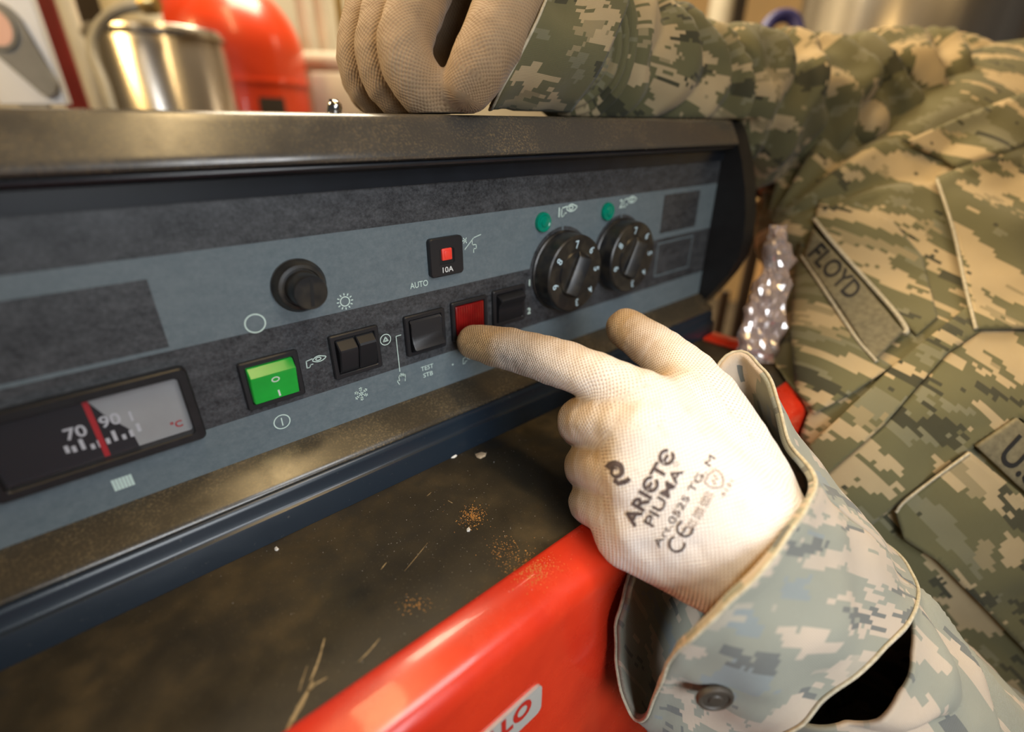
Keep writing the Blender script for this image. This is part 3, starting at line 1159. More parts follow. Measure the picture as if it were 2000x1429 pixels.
ptext('unit_mark', '°C', p[0], p[2], 2.6, 'dial_red', bold=0.02, y=-0.9).parent = g
mesh('window_pane', [(-41.6, -2.6, -103), (10.5, -2.6, -103), (10.5, -2.6, -80), (-41.6, -2.6, -80)], [[0, 1, 2, 3]], 'clear_window', g)

# screw on the cover
p = at_y(650, 205, 4.5)
g = lathe('cover_screw', [(0.0, 4.6), (1.2, 4.5), (2.3, 3.7), (2.7, 2.4), (2.7, 0.4), (2.7, 0.0)][::-1], (p[0], 4.5, 4.8), (0.15, -0.35, 0.92), 'chrome', cb, 28, 40)
box('cross_slot', (p[0] - 1.6, 3.0, 8.3), (p[0] + 1.6, 3.6, 9.3), 'slot_dark', g)

# paint chips and rust dust on the boiler top
def chip(name, pts, mat, label, h=0.8):
    P = np.array([at_z(x, y, TOPZ)[:2] for x, y in pts])
    c = P.mean(0)
    n = len(P)
    V = [(*p, TOPZ + 0.05) for p in P] + [(*(c + (p - c) * 0.8), TOPZ + h * (0.7 + 0.5 * (i % 2))) for i, p in enumerate(P)]
    F = [[i, (i + 1) % n, n + (i + 1) % n, n + i] for i in range(n)] + [list(range(n))[::-1], [n + i for i in range(n)]]
    o_ = mesh(name, V, F, mat)
    tag(o_, label, 'paint chip', 'paint flakes on the boiler top')


chip('paint_chip', [(868, 892), (877, 884), (883, 884), (893, 890), (888, 894), (876, 895)], 'chip_white', 'white paint flake lying against the foot of the control box')
chip('paint_chip', [(928, 887), (941, 884), (950, 885), (948, 891), (938, 896), (931, 893)], 'chip_tan', 'tan paint flake on the black top right of the white flake')
chip('paint_chip', [(911, 1034), (916, 1031), (919, 1034), (917, 1038), (912, 1038)], 'chip_white', 'small white crumb beside the orange rust dust')
chip('paint_chip', [(536, 1071), (541, 1069), (545, 1072), (541, 1076), (537, 1075)], 'chip_white', 'tiny white crumb below the thermometer end of the box')


def dust(name, clusters, mat, label):
    parts = []
    for (px, py, sx, sy, cnt, smin_, smax_) in clusters:
        for _ in range(cnt):
            x, y = px + rng.normal() * sx, py + rng.normal() * sy
            c = at_z(x, y, TOPZ)
            zz = TOPZ
            if c[1] < -95:
                zz = TOPZ + np.interp(-c[1], [95, 97, 108, 112], [0.9, 1.45, 0.25, -1.1])
                c = at_z(x, y, zz)
                if c[1] < -112:
                    continue
            elif c[1] > -19:
                continue
            s = rng.uniform(smin_, smax_)
            T = np.array([(1, 0, 0), (-0.5, 0.8, 0), (-0.5, -0.8, 0), (0, 0, 0.9)]) * s * rng.uniform(0.6, 1.3, (4, 3))
            th = rng.uniform(0, 6.28)
            R = np.array([[math.cos(th), -math.sin(th), 0], [math.sin(th), math.cos(th), 0], [0, 0, 1]])
            parts.append((T @ R.T + np.array([c[0], c[1], zz + 0.02]), [[0, 2, 1], [0, 1, 3], [1, 2, 3], [2, 0, 3]]))
    V, F = merge(parts)
    o_ = mesh(name, V, F, mat)
    tag(o_, label, 'dust', kind='stuff')


dust('rust_dust', [(922, 1008, 14, 12, 260, 0.12, 0.38), (985, 1075, 22, 18, 180, 0.1, 0.3), (1040, 1112, 22, 16, 300, 0.12, 0.38), (815, 1180, 20, 8, 80, 0.12, 0.35), (1060, 1105, 30, 10, 130, 0.1, 0.28)],
     'dust_orange', 'orange rust dust sprinkled over the boiler top and red edge')
dust('pale_grit', [(700, 1050, 160, 90, 120, 0.07, 0.2), (900, 980, 130, 70, 110, 0.06, 0.2), (980, 890, 60, 40, 40, 0.08, 0.24)], 'chip_white', 'pale grit scattered across the black boiler top')
# ------------------------------------------------------------------ the person: jacket, sleeves, gloves
person = thing('person', cp(1900, 900, 600) * np.array([1, 1, 0]) + np.array([0, 0, FLOOR]),
               'person in camouflage uniform leaning over the boiler, one gloved hand pointing, one on the box', 'person')


def loft(rings, nu, nv, closed=True):
    """rings: (m,K,3) -> dense grid (M,N,3)"""
    R = [catmull(r, nu, True) for r in rings]
    R = np.array(R)
    D = np.array([catmull(R[:, k], nv) for k in range(R.shape[1])])
    return np.transpose(D, (1, 0, 2))


def grid_mesh(name, G, mat, parent, uvscale=1.0, uv0=(0, 0), solid=0.0, cap=False, attrs=None, uvfun=None):
    M, N, _ = G.shape
    Gc = np.concatenate([G, G[:, :1]], 1)
    du = np.linalg.norm(np.diff(Gc, axis=1), axis=2).mean(0)
    u = np.concatenate([[0], np.cumsum(du)])
    dv = np.linalg.norm(np.diff(Gc, axis=0), axis=2).mean(1)
    v = np.concatenate([[0], np.cumsum(dv)])
    UV = np.stack(np.meshgrid(v, u, indexing='ij'), -1) * uvscale + np.array(uv0)
    V = Gc.reshape(-1, 3)
    if uvfun is not None:
        UVf = uvfun(V)
    else:
        UVf = UV.reshape(-1, 2)
    n = N + 1
    F = [[i * n + k, i * n + k + 1, (i + 1) * n + k + 1, (i + 1) * n + k] for i in range(M - 1) for k in range(N)]
    if cap:
        F.append([k for k in range(N)][::-1])
        F.append([(M - 1) * n + k for k in range(N)])
    o_ = mesh(name, V, F, mat, parent, smooth=True, uv=UVf, solid=solid)
    return o_, V, F


def normals_grid(G):
    a = np.roll(G, -1, 1) - np.roll(G, 1, 1)
    b = np.gradient(G, axis=0)
    n_ = np.cross(a, b)
    n_ /= np.linalg.norm(n_, axis=2)[..., None] + 1e-9
    c = G.mean(1, keepdims=True)
    s = np.sign((n_ * (G - c)).sum(2).mean())
    return n_ * s


def ridge(x):
    return 1 - np.abs(2 * (x - np.floor(x)) - 1) ** 1.3 * 2


def bvh_of(V, F):
    return BVHTree.FromPolygons([Vector(v) for v in V], [tuple(int(i) for i in f) for f in F])


def keep_out(V):
    """push cloth and knit off the boiler casing and the control box they touch"""
    V = np.array(V)
    sh = V.shape
    V = V.reshape(-1, 3)
    b = (V[:, 0] < 380) & (V[:, 1] > -118.6) & (V[:, 1] < 500) & (V[:, 2] < TOPZ + 2.2)
    dy, dz = V[:, 1] + 118.6, TOPZ + 2.2 - V[:, 2]
    py_ = b & (dy < dz)
    V[py_, 1] = -118.6 - 0.02 * dy[py_]
    pz_ = b & ~py_
    V[pz_, 2] = TOPZ + 2.2 + 0.02 * dz[pz_]
    c = (V[:, 0] < 396) & (V[:, 1] > -3) & (V[:, 1] < 112) & (V[:, 2] < 5.6) & (V[:, 2] > -40)
    V[c, 2] = 5.6 + 0.01 * (5.6 - V[c, 2])
    return V.reshape(sh)


# ---- torso
def camp(X, Y, Z):
    return CAM + RT * X - UP * Y + FW * Z


rings = []
for py, xl, zc, a_, bf, bb in [(128, 1880, 505, 95, 30, 40), (140, 1790, 500, 125, 50, 70), (175, 1690, 492, 150, 68, 90), (260, 1560, 468, 190, 78, 110), (370, 1512, 440, 195, 74, 115), (455, 1512, 415, 190, 70, 120), (520, 1540, 398, 178, 66, 125),
                               (600, 1538, 380, 170, 62, 130), (760, 1549, 326, 160, 46, 120), (900, 1552, 318, 155, 38, 115), (1100, 1562, 330, 150, 30, 110), (1400, 1590, 385, 150, 40, 100), (1800, 1630, 460, 150, 60, 100)]:
    Xl = (xl - CX) / FPX * zc
    Y = (py - CY) / FPX * zc
    xc = Xl + a_
    r_ = []
    for k in range(20):
        ph = 2 * math.pi * k / 20 - math.pi / 2
        c, s = math.cos(ph), math.sin(ph)
        r_.append(camp(xc + a_ * np.sign(c) * abs(c) ** 0.85, Y, zc - (bf if s > 0 else bb) * np.sign(s) * abs(s) ** 0.85))
    rings.append(r_)
G = loft(np.array(rings), 9, 14)
Nn = normals_grid(G)
TD, UD = RT * 0.72 - UP * 0.69, RT * 0.69 + UP * 0.72
P = G.reshape(-1, 3)
rel = P - CAM
pxy = np.stack([rel @ RT / (rel @ FW) * FPX + CX, CY - rel @ UP / (rel @ FW) * FPX], 1)
# fan of folds from the armpit toward the shoulder, long drapes below
ang = np.arctan2(440 - pxy[:, 1], pxy[:, 0] - 1500)
rad_ = np.hypot(pxy[:, 0] - 1500, pxy[:, 1] - 440)
wob = vnoise(P / 60.0)
fan = ridge(ang * 3.0 + wob * 1.1 + 0.2) * np.exp(-((rad_ - 230) / 190.0) ** 2) * (ang > 0.25)
drape = ridge((P @ TD) / 95.0 + wob * 1.3 + (P @ UD) / 400.0) * 0.5
low = vnoise(P / 45.0 + 7.3) + 0.5 * vnoise(P / 22.0)
disp = fan * 9.0 + drape * 3.2 + (low - 0.75) * 7.0
G = keep_out((P + Nn.reshape(-1, 3) * disp[:, None]).reshape(G.shape))
uvt = lambda V: np.stack([V @ TD, V @ UD], 1)
jacket, TV, TF = grid_mesh('jacket_body', G, 'camo_a', person, cap=True, uvfun=uvt)
TB = bvh_of(TV, TF)


def cloth_patch(name, poly, mat, off, thick, parent=person, uvo=(0, 0), step=14, label=None):
    V, F, Q = project(np.array(poly, float), [list(range(len(poly)))], TB, off, step)
    V = V + FW * 0
    UVp = uvt(V) + np.array(uvo)
    o_ = mesh(name, V, F, mat, parent, smooth=True, uv=UVp, solid=thick, offset=0.0)
    if label:
        tag(o_, label)
    return o_


def cord(name, pts, mat, off, r, parent=person):
    P2 = catmull(np.array(pts, float), 8)
    out = []
    for p in P2:
        h, _, _, _ = TB.ray_cast(Vector(CAM), Vector(ray(*p)))
        if h is None:
            continue
        h = np.array(h[:])
        rn = ray(*p) / np.linalg.norm(ray(*p))
        out.append(h - rn * off)
    return tube(name, out, r, mat, parent, 8)


def ctext(name, s, px, py, ang, h, mat, off, parent, bold=0.03, wfac=1.0, step=9):
    V, F = text_vf(s, h, bold)
    V[:, 0] *= wfac
    V, F, _ = project(orient(V, px, py, ang), F, TB, off, step)
    return mesh(name, V, F, mat, parent)


cloth_patch('pocket_flap', [(1566, 470), (1640, 575), (1716, 700), (1742, 716), (1660, 770), (1588, 808), (1556, 765), (1545, 640), (1552, 520)], 'camo_b', 3.0, 2.0, uvo=(33, 80))
cloth_patch('chest_yoke', [(1590, 432), (1640, 492), (1700, 556), (1772, 636), (1790, 655), (1830, 620), (1800, 500), (1740, 430), (1640, 380), (1600, 390)], 'camo_c', 1.6, 1.4, uvo=(150, 20))
tp = cloth_patch('name_tape', [(1588, 446), (1690, 560), (1764, 648), (1708, 704), (1640, 600), (1568, 502)], 'tape_cloth', 5.4, 1.6)
ctext('tape_lettering', 'FLOYD', 1577, 498, -47.5, 40, 'thread_black', 6.7, tp, 0.02, 0.72)
cord('seam_piping', [(1590, 428), (1630, 478), (1690, 545), (1745, 606), (1770, 642), (1766, 652)], 'seam_thread', 4.5, 1.5)
cord('seam_piping', [(1566, 500), (1620, 582), (1672, 660), (1712, 706)], 'seam_thread', 5.4, 1.1)
cloth_patch('front_placket', [(1748, 712), (1900, 590), (1925, 640), (1850, 690), (1725, 830), (1605, 935), (1578, 872)], 'camo_c', 4.0, 2.2, uvo=(300, 120))
cloth_patch('jacket_front', [(1925, 640), (2060, 660), (2060, 860), (1990, 815), (1900, 872), (1750, 985), (1680, 1040), (1605, 935), (1725, 832), (1850, 692)], 'camo_b', 2.6, 2.2, uvo=(410, 260))
cloth_patch('collar', [(1828, 348), (1900, 318), (2060, 240), (2060, 640), (1906, 643), (1884, 560), (1862, 450)], 'camo_b', 7.5, 2.4, uvo=(90, 333))
cloth_patch('collar_tab', [(1768, 276), (1880, 226), (2060, 160), (2060, 262), (1960, 300), (1868, 328), (1838, 308)], 'camo_c', 8.5, 2.6, uvo=(10, 500))
cord('seam_piping', [(1830, 350), (1862, 450), (1886, 562), (1906, 642)], 'seam_thread', 8.8, 1.0)
tp2 = cloth_patch('service_tape', [(1905, 870), (1984, 816), (2060, 880), (2060, 1010), (1990, 950)], 'tape_cloth', 6.5, 1.6)
ctext('tape_lettering', 'U.S. AIR FORCE', 1948, 893, -43, 66, 'thread_black', 8.0, tp2, 0.012, 0.75)
cloth_patch('pocket_flap', [(1748, 998), (1770, 975), (1893, 882), (1990, 962), (2060, 1035), (2060, 1330), (1930, 1195), (1830, 1095), (1765, 1052)], 'camo_a', 6.0, 2.2, uvo=(222, 90))
cord('seam_piping', [(1750, 1000), (1768, 978), (1830, 930), (1893, 884)], 'seam_thread', 7.6, 0.8)


# ---- trousers and boots, out of the picture below the jacket
for px_, dd_ in ((1700, 440), (1980, 400)):
    c_ = cp(px_, 1650, dd_)
    pth = catmull(np.array([(c_[0], c_[1], c_[2]), (c_[0] + 10, c_[1] - 15, -700), (c_[0] + 15, c_[1] - 5, FLOOR + 90)]), 6)
    V, F = tube_vf(pth, np.linspace(82, 60, len(pth)), 24)
    mesh('trouser_leg', V, F, 'camo_a', person, smooth=True, uv=uvt(V))
    V, F = box_vf((c_[0] - 190, c_[1] - 50, FLOOR), (c_[0] + 85, c_[1] + 45, FLOOR + 105), 28, 3)
    mesh('boot', V, F, 'tape_cloth', person, smooth=True, angle=60)


# ---- sleeves
def sleeve(path, A, B, K=16, twist=None):
    C = np.array([cp(*p) for p in path])
    Tn = np.gradient(C, axis=0)
    Tn /= np.linalg.norm(Tn, axis=1)[:, None]
    R = []
    for i in range(len(C)):
        view = C[i] - CAM
        view /= np.linalg.norm(view)
        n1 = np.cross(Tn[i], view)
        n1 /= np.linalg.norm(n1)
        n2 = np.cross(n1, Tn[i])
        R.append([C[i] + n1 * A[i] * math.cos(2 * math.pi * k / K) + n2 * B[i] * math.sin(2 * math.pi * k / K) for k in range(K)])
    return np.array(R)


path = [(1090, 92, 274), (1110, 95, 282), (1140, 100, 294), (1230, 130, 330), (1340, 172, 375), (1450, 216, 418), (1560, 240, 450), (1700, 252, 478), (1900, 270, 500)]
A = [28, 32, 36, 36, 37, 49, 60, 72, 80]
B = [26, 30, 34, 38, 44, 50, 54, 60, 66]
R = sleeve(path, A, B)
G = loft(R, 8, 22)
M_, N_, _ = G.shape
Nn = normals_grid(G)
tt = np.linspace(0, 8, M_)[:, None] * np.ones((1, N_))
th = np.linspace(0, 2 * math.pi, N_, endpoint=False)[None] * np.ones((M_, 1))
P = G.reshape(-1, 3)
wob = vnoise(P / 40.0).reshape(M_, N_)
env = np.interp(tt, [0, 0.8, 1.6, 3, 5, 8], [0.1, 0.35, 0.8, 1.1, 1.9, 1.9])
fold = ridge(tt * 1.75 + 1.1 * wob + 0.22 * np.sin(th * 2 + tt * 2.1) + 0.25 * np.sin(th))
lowd = (vnoise(P / 18.0 + 3.1).reshape(M_, N_) - 0.5)
G = G + Nn * (env * (fold * 4.6 + lowd * 5.0))[..., None]
# rests on the cover: flatten what would sink into the box
sel = (G[..., 0] < 402) & (G[..., 1] < 120)
G[..., 2] = np.where(sel, np.maximum(G[..., 2], 7.0 + 0.02 * (G[..., 2])), G[..., 2])
sl1, _, _ = grid_mesh('sleeve', G, 'camo_b', person, solid=1.6, uv0=(60, 40))
# cuff band of that sleeve
lip1 = [(1104, -60, 226), (1068, -2, 213), (1044, 52, 208), (1006, 122, 211), (972, 178, 220), (957, 212, 240), (985, 150, 274), (1030, 50, 284), (1080, -50, 274), (1112, -90, 250)]
end1 = [(1240, -50, 268), (1222, 15, 254), (1200, 80, 248), (1168, 150, 252), (1128, 205, 266), (1110, 226, 292), (1138, 150, 328), (1180, 50, 334), (1222, -40, 324), (1246, -85, 296)]
l1, e1_ = np.array([cp(*p) for p in lip1]), np.array([cp(*p) for p in end1])
R = np.array([l1, l1 * 0.66 + e1_ * 0.34, l1 * 0.33 + e1_ * 0.67, e1_])
G = loft(R, 10, 8)
Nn = normals_grid(G)
P = G.reshape(-1, 3)
G = G + Nn * ((vnoise(P / 16.0).reshape(G.shape[:2]) - 0.5) * 4.0)[..., None]
G[..., 2] = np.maximum(G[..., 2], 7.5)
grid_mesh('cuff', G, 'camo_c', person, solid=2.2, uv0=(200, 10))
tube('cuff_seam', G[0], 0.7, 'seam_thread', person, 8, True)

# ---- pointing arm: loose unbuttoned cuff and forearm sleeve
lip = [(1578, 944, 180), (1566, 995, 162), (1524, 1075, 151), (1464, 1145, 148), (1388, 1218, 152), (1322, 1278, 162), (1296, 1308, 178),
       (1262, 1400, 205), (1226, 1390, 214), (1206, 1290, 214), (1216, 1170, 203), (1290, 960, 226), (1415, 708, 244), (1478, 724, 236), (1518, 790, 222), (1536, 872, 204)]
mid = [(1690, 1040, 202), (1674, 1100, 180), (1624, 1180, 165), (1560, 1252, 161), (1490, 1325, 166), (1425, 1375, 182), (1400, 1410, 198),
       (1370, 1490, 222), (1330, 1480, 242), (1310, 1370, 258), (1330, 1250, 268), (1400, 1050, 274), (1520, 900, 268), (1580, 905, 255), (1630, 945, 236), (1672, 995, 220)]
end = [(1790, 1158, 226), (1772, 1205, 204), (1720, 1275, 186), (1650, 1335, 181), (1575, 1400, 184), (1510, 1440, 194), (1490, 1480, 212),
       (1470, 1560, 240), (1430, 1560, 262), (1410, 1450, 280), (1440, 1330, 290), (1510, 1160, 296), (1620, 1040, 290), (1680, 1040, 276), (1735, 1080, 256), (1775, 1122, 240)]
R = np.array([[cp(*p) for p in q] for q in (lip, mid, end)])
G = loft(R, 8, 14)
Nn = normals_grid(G)
P = G.reshape(-1, 3)
M_, N_, _ = G.shape
dsp = (vnoise(P / 26.0 + 11.0).reshape(M_, N_) - 0.5) * 5.0 + (vnoise(P / 11.0 + 5.0).reshape(M_, N_) - 0.5) * 1.6
edge = np.interp(np.arange(M_) / (M_ - 1.0), [0, 0.05, 0.12, 0.88, 0.95, 1], [0.6, 0.9, -0.4, -0.4, 0.9, 0.4])[:, None]
G = G + Nn * (dsp + edge)[..., None]
G = keep_out(G)
cuff2, CV, CF = grid_mesh('cuff', G, 'camo_cool_lit', person, solid=2.6, uv0=(30, 15))
tag(cuff2, 'loose open cuff of the pointing arm')
CB = bvh_of(CV, CF)
tube('cuff_seam', G[0] + Nn[0] * 0.3, 0.75, 'seam_thread', person, 8, True)
tube('cuff_seam', G[-2] + Nn[-2] * 0.5, 0.7, 'seam_thread', person, 8, True)
# button on the cuff tab
hb, nb, _, _ = CB.ray_cast(Vector(CAM), Vector(ray(1392, 1347)))
hb, nb = np.array(hb[:]), np.array(nb[:])
if nb.dot(FW) > 0:
    nb = -nb
bt = lathe('cuff_button', [(0, 3.0), (2.2, 3.0), (2.6, 2.5), (4.6, 2.5), (5.2, 3.1), (6.2, 3.0), (6.7, 2.2), (6.6, 1.2), (6.0, 0.7), (0, 0.6)][::-1], hb + nb * 0.8, nb * 0.7 - FW * 0.35 + RT * 0.1, 'button_brown', person, 36)

path = [(1570, 1210, 232), (1650, 1280, 244), (1740, 1370, 258), (1860, 1500, 285), (2010, 1690, 330), (2200, 1950, 390)]
R = sleeve(path, [40, 44, 47, 52, 58, 64], [44, 46, 48, 52, 56, 60])
G = loft(R, 8, 22)
Nn = normals_grid(G)
M_, N_, _ = G.shape
P = G.reshape(-1, 3)
tt = np.linspace(0, 5, M_)[:, None] * np.ones((1, N_))
th = np.linspace(0, 2 * math.pi, N_, endpoint=False)[None] * np.ones((M_, 1))
wob = vnoise(P / 38.0).reshape(M_, N_)
env = np.interp(tt, [0, 0.8, 2, 5], [0.4, 1.0, 1.2, 1.0])
G = G + Nn * (env * (ridge(tt * 0.8 + 1.6 * wob + 0.45 * np.sin(th * 2 + 1)) * 3.4 + (vnoise(P / 20.0 + 2).reshape(M_, N_) - 0.5) * 7.0))[..., None]
sl2, _, _ = grid_mesh('sleeve', G, 'camo_cool_lit', person, solid=1.6, uv0=(333, 77))


# ---- gloves
def glove(name, fingers, palm, h, mat, kf, kp, coatfun, axis, side, parent=person, post=None, kpalm=6.0):
    allp = []
    for f in fingers:
        for p in f['pts']:
            allp.append((cp(*p[:3]), p[3]))
    for a, b in palm:
        allp += [(cp(*a[:3]), a[3]), (cp(*b[:3]), b[3])]
    C = np.array([q[0] for q in allp])
    r = np.array([q[1] for q in allp])
    lo, hi = (C - r[:, None]).min(0) - 5, (C + r[:, None]).max(0) + 5
    nn = np.ceil((hi - lo) / h).astype(int) + 1
    axs = [(lo[i] + h * np.arange(nn[i])).astype(np.float32) for i in range(3)]

    def chain(P, f):
        pts = catmull(np.array([[*cp(*p[:3]), p[3]] for p in f['pts']]), f.get('sub', 2))
        d = None
        for a, b in zip(pts[:-1], pts[1:]):
            dd, _ = sd_cone(P, a[:3], b[:3], a[3], b[3])
            d = dd if d is None else np.minimum(d, dd)
        return d

    def palmd(P):
        d = None
        for a, b in palm:
            dd, _ = sd_cone(P, cp(*a[:3]), cp(*b[:3]), a[3], b[3])
            d = dd if d is None else smin(d, dd, kpalm)
        return d

    def field(P):
        D = palmd(P)
        for f in fingers:
            D = smin(D, chain(P, f), f.get('k', kf))
        return D

    D = np.full(nn, 50.0, np.float32)

    def apply(fn, pts, k):
        c = np.array([cp(*p[:3]) for p in pts])
        rr = np.array([p[3] for p in pts])
        l0 = np.maximum(((c - rr[:, None]).min(0) - 11 - lo) / h, 0).astype(int)
        h0 = np.minimum(((c + rr[:, None]).max(0) + 11 - lo) / h + 2, nn).astype(int)
        sl = tuple(slice(a, b) for a, b in zip(l0, h0))
        P = np.stack(np.meshgrid(*[axs[i][sl[i]] for i in range(3)], indexing='ij'), -1)
        shp = P.shape[:3]
        D[sl] = smin(D[sl], fn(P.reshape(-1, 3)).reshape(shp), k)
    for a, b in palm:
        apply(lambda P: sd_cone(P, cp(*a[:3]), cp(*b[:3]), a[3], b[3])[0], [a, b], kpalm)
    for f in fingers:
        apply(lambda P: chain(P, f), f['pts'], f.get('k', kf))
    V, F = surface_nets(D.reshape(nn), lo, h)
    V = np.array(V)
    # refine onto the surface, get normals
    Vf = V.astype(np.float32)
    e = 0.6
    g_ = np.stack([field(Vf + np.eye(3, dtype=np.float32)[i] * e) - field(Vf - np.eye(3, dtype=np.float32)[i] * e) for i in range(3)], 1)
    g_ /= np.linalg.norm(g_, axis=1)[:, None] + 1e-9
    # knit wrinkles
    V = V + g_ * ((vnoise(V / 7.0) - 0.5) * 0.9 + (vnoise(V / 3.0) - 0.5) * 0.35)[:, None]
    # UVs: soft arc length along the nearest finger, planar over the palm
    best = palmd(Vf)
    U = np.stack([V @ axis, V @ side], 1)
    tipd = np.full(len(V), 1e3)
    for f in fingers:
        pts = catmull(np.array([[*cp(*p[:3]), p[3]] for p in f['pts']]), 3)
        s0, W, SU, SX, SY, dm = 0.0, 0, 0, 0, 0, None
        e1 = np.cross(pts[1, :3] - pts[0, :3], FW)
        for a, b in zip(pts[:-1], pts[1:]):
            dd, t_ = sd_cone(Vf, a[:3], b[:3], a[3], b[3])
            L = np.linalg.norm(b[:3] - a[:3])
            dr = (b[:3] - a[:3]) / L
            e1 = e1 - dr * e1.dot(dr)
            e1 /= np.linalg.norm(e1)
            e2 = np.cross(dr, e1)
            q = Vf - a[:3]
            tu = (q @ dr)
            wgt = np.exp(-np.maximum(dd, -3) / 0.9) * np.exp(-((tu / L - 0.5) / 0.9) ** 2)+1e-12
            W = W + wgt
            SU = SU + wgt * (s0 + tu)
            SX = SX + wgt * (q @ e1)
            SY = SY + wgt * (q @ e2)
            dm = dd if dm is None else np.minimum(dm, dd)
            s0 += L
        mk = dm < best - 0.2
        best = np.minimum(best, dm)
        U[mk] = np.stack([SU / W, np.arctan2(SY, SX) * 10.5], 1)[mk]
        tipd = np.minimum(tipd, np.linalg.norm(V - pts[-1][:3], axis=1))
    coat = coatfun(V, g_, tipd)
    V = keep_out(V)
    if post is not None:
        V = post(V)
    o_ = mesh(name, V, F, mat, parent, smooth=True, uv=U, attrs={'coat': coat})
    return o_, V, F


rel_px = lambda V: np.stack([(V - CAM) @ RT / ((V - CAM) @ FW) * FPX + CX, CY - (V - CAM) @ UP / ((V - CAM) @ FW) * FPX], 1)


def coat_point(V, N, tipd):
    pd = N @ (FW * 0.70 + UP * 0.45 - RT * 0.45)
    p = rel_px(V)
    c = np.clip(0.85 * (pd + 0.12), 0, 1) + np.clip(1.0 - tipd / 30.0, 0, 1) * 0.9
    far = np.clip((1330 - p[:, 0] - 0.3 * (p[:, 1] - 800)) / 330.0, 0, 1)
    c = c + 0.38 * far  # warm light on the left-hand knuckles, mixed into the tan coating
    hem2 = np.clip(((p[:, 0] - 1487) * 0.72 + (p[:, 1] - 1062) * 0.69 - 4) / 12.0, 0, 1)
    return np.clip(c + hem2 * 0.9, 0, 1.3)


fingers = [
    dict(k=9.0, pts=[(1262, 812, 195, 14.5), (1200, 758, 198, 11.8), (1150, 731, 203, 10.3), (1080, 705, 216, 10.5), (1010, 686, 231, 10.2), (960, 674, 241, 9.8), (926, 668, 248, 8.8)]),
    dict(k=2.2, pts=[(1255, 850, 186, 14.5), (1190, 828, 196, 12.0), (1137, 822, 212, 10.6), (1140, 838, 232, 10.0), (1185, 862, 242, 9.5), (1235, 872, 236, 9)]),
    dict(k=2.0, pts=[(1250, 925, 184, 14.5), (1195, 912, 196, 12.0), (1150, 908, 214, 10.3), (1155, 925, 232, 9.8), (1200, 940, 242, 9.5), (1245, 945, 236, 9)]),
    dict(k=2.4, pts=[(1255, 1000, 186, 14.5), (1200, 990, 198, 12.0), (1155, 982, 214, 9.8), (1160, 1000, 230, 9.2), (1205, 1010, 238, 8.5), (1240, 1010, 232, 8)]),
    dict(k=9.0, pts=[(1446, 912, 198, 16), (1392, 812, 208, 15.5), (1350, 748, 220, 13.6), (1296, 692, 236, 11.8), (1250, 660, 246, 10.8), (1221, 640, 252, 9.8)]),
]
palm = [((1265, 815, 194, 15), (1455, 1018, 184, 19)), ((1255, 860, 186, 15), (1465, 1035, 178, 20)), ((1252, 930, 184, 15), (1450, 1065, 177, 20)),
        ((1262, 1010, 186, 15.5), (1430, 1095, 180, 19)), ((1240, 1030, 196, 17), (1400, 1095, 186, 19)), ((1320, 805, 206, 16), (1452, 972, 193, 18)),
        ((1300, 900, 205, 15), (1430, 1040, 200, 17)), ((1462, 1062, 190, 19), (1580, 1215, 228, 16)), ((1488, 1018, 192, 16.5), (1595, 1170, 230, 15.5))]
HL = cp(1250, 900, 186) - cp(1480, 1050, 180)
HL /= np.linalg.norm(HL)
HW = np.cross(FW, HL)
HW /= np.linalg.norm(HW)


def tuck(V):
    """keep the wrist of the glove inside the cuff"""
    p = rel_px(V)
    sel = np.where(((p[:, 0] - 1487) * 0.72 + (p[:, 1] - 1062) * 0.69 > 15))[0]
    V = V.copy()
    for i in sel:
        r = V[i] - CAM
        h_, _, _, dd = CB.ray_cast(Vector(CAM), Vector(r))
        if h_ is None:
            continue
        L = np.linalg.norm(r)
        if dd + 5.0 > L and dd < L + 40:
            V[i] = CAM + r / L * (dd + 5.0)
    return V


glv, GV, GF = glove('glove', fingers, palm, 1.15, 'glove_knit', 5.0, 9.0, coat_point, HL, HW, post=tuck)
tag(glv, 'white knitted glove with tan fingertips, index finger pressing under the red lamp')
GB = bvh_of(GV, GF)


def gprint(name, V, F, mat='glove_ink', off=0.35, step=6):
    V, F, _ = project(V, F, GB, off, step)
    return mesh(name, V, F, mat, glv)


def gtext(name, s, px, py, px2, py2, h, mat='glove_ink', bold=0.0):
    V, F = text_vf(s, h, bold)
    L = math.hypot(px2 - px, py2 - py)
    V[:, 0] *= L / V[:, 0].max()
    gprint(name, orient(V, px, py, math.degrees(math.atan2(py - py2, px2 - px))), F, mat)


gtext('glove_lettering', 'ARI\u0404T\u0404', 1238, 1030, 1322, 886, 28, bold=0.03)
gtext('glove_lettering', 'PIUMA', 1275, 1030, 1336, 920, 22, bold=0.012)
gtext('glove_lettering', 'Art.0525 TG. M', 1287, 1070, 1398, 894, 15, bold=0.0)
gtext('glove_lettering', 'EN 388 2003', 1346, 1032, 1386, 962, 8, 'glove_ink_faint')
gtext('glove_lettering', 'EN 420 2003', 1355, 1036, 1395, 966, 8, 'glove_ink_faint')
gtext('glove_lettering', '4131', 1414, 972, 1434, 940, 9, 'glove_ink_faint')


def loc2(pts, px, py, ang, s=1.0):
    P = np.array(pts, float) * s
    return orient(P, px, py, ang)


def gstroke(name, pts, w, mat='glove_ink'):
    V, F = ribbon(pts, w)
    gprint(name, V[:, :2], F, mat)


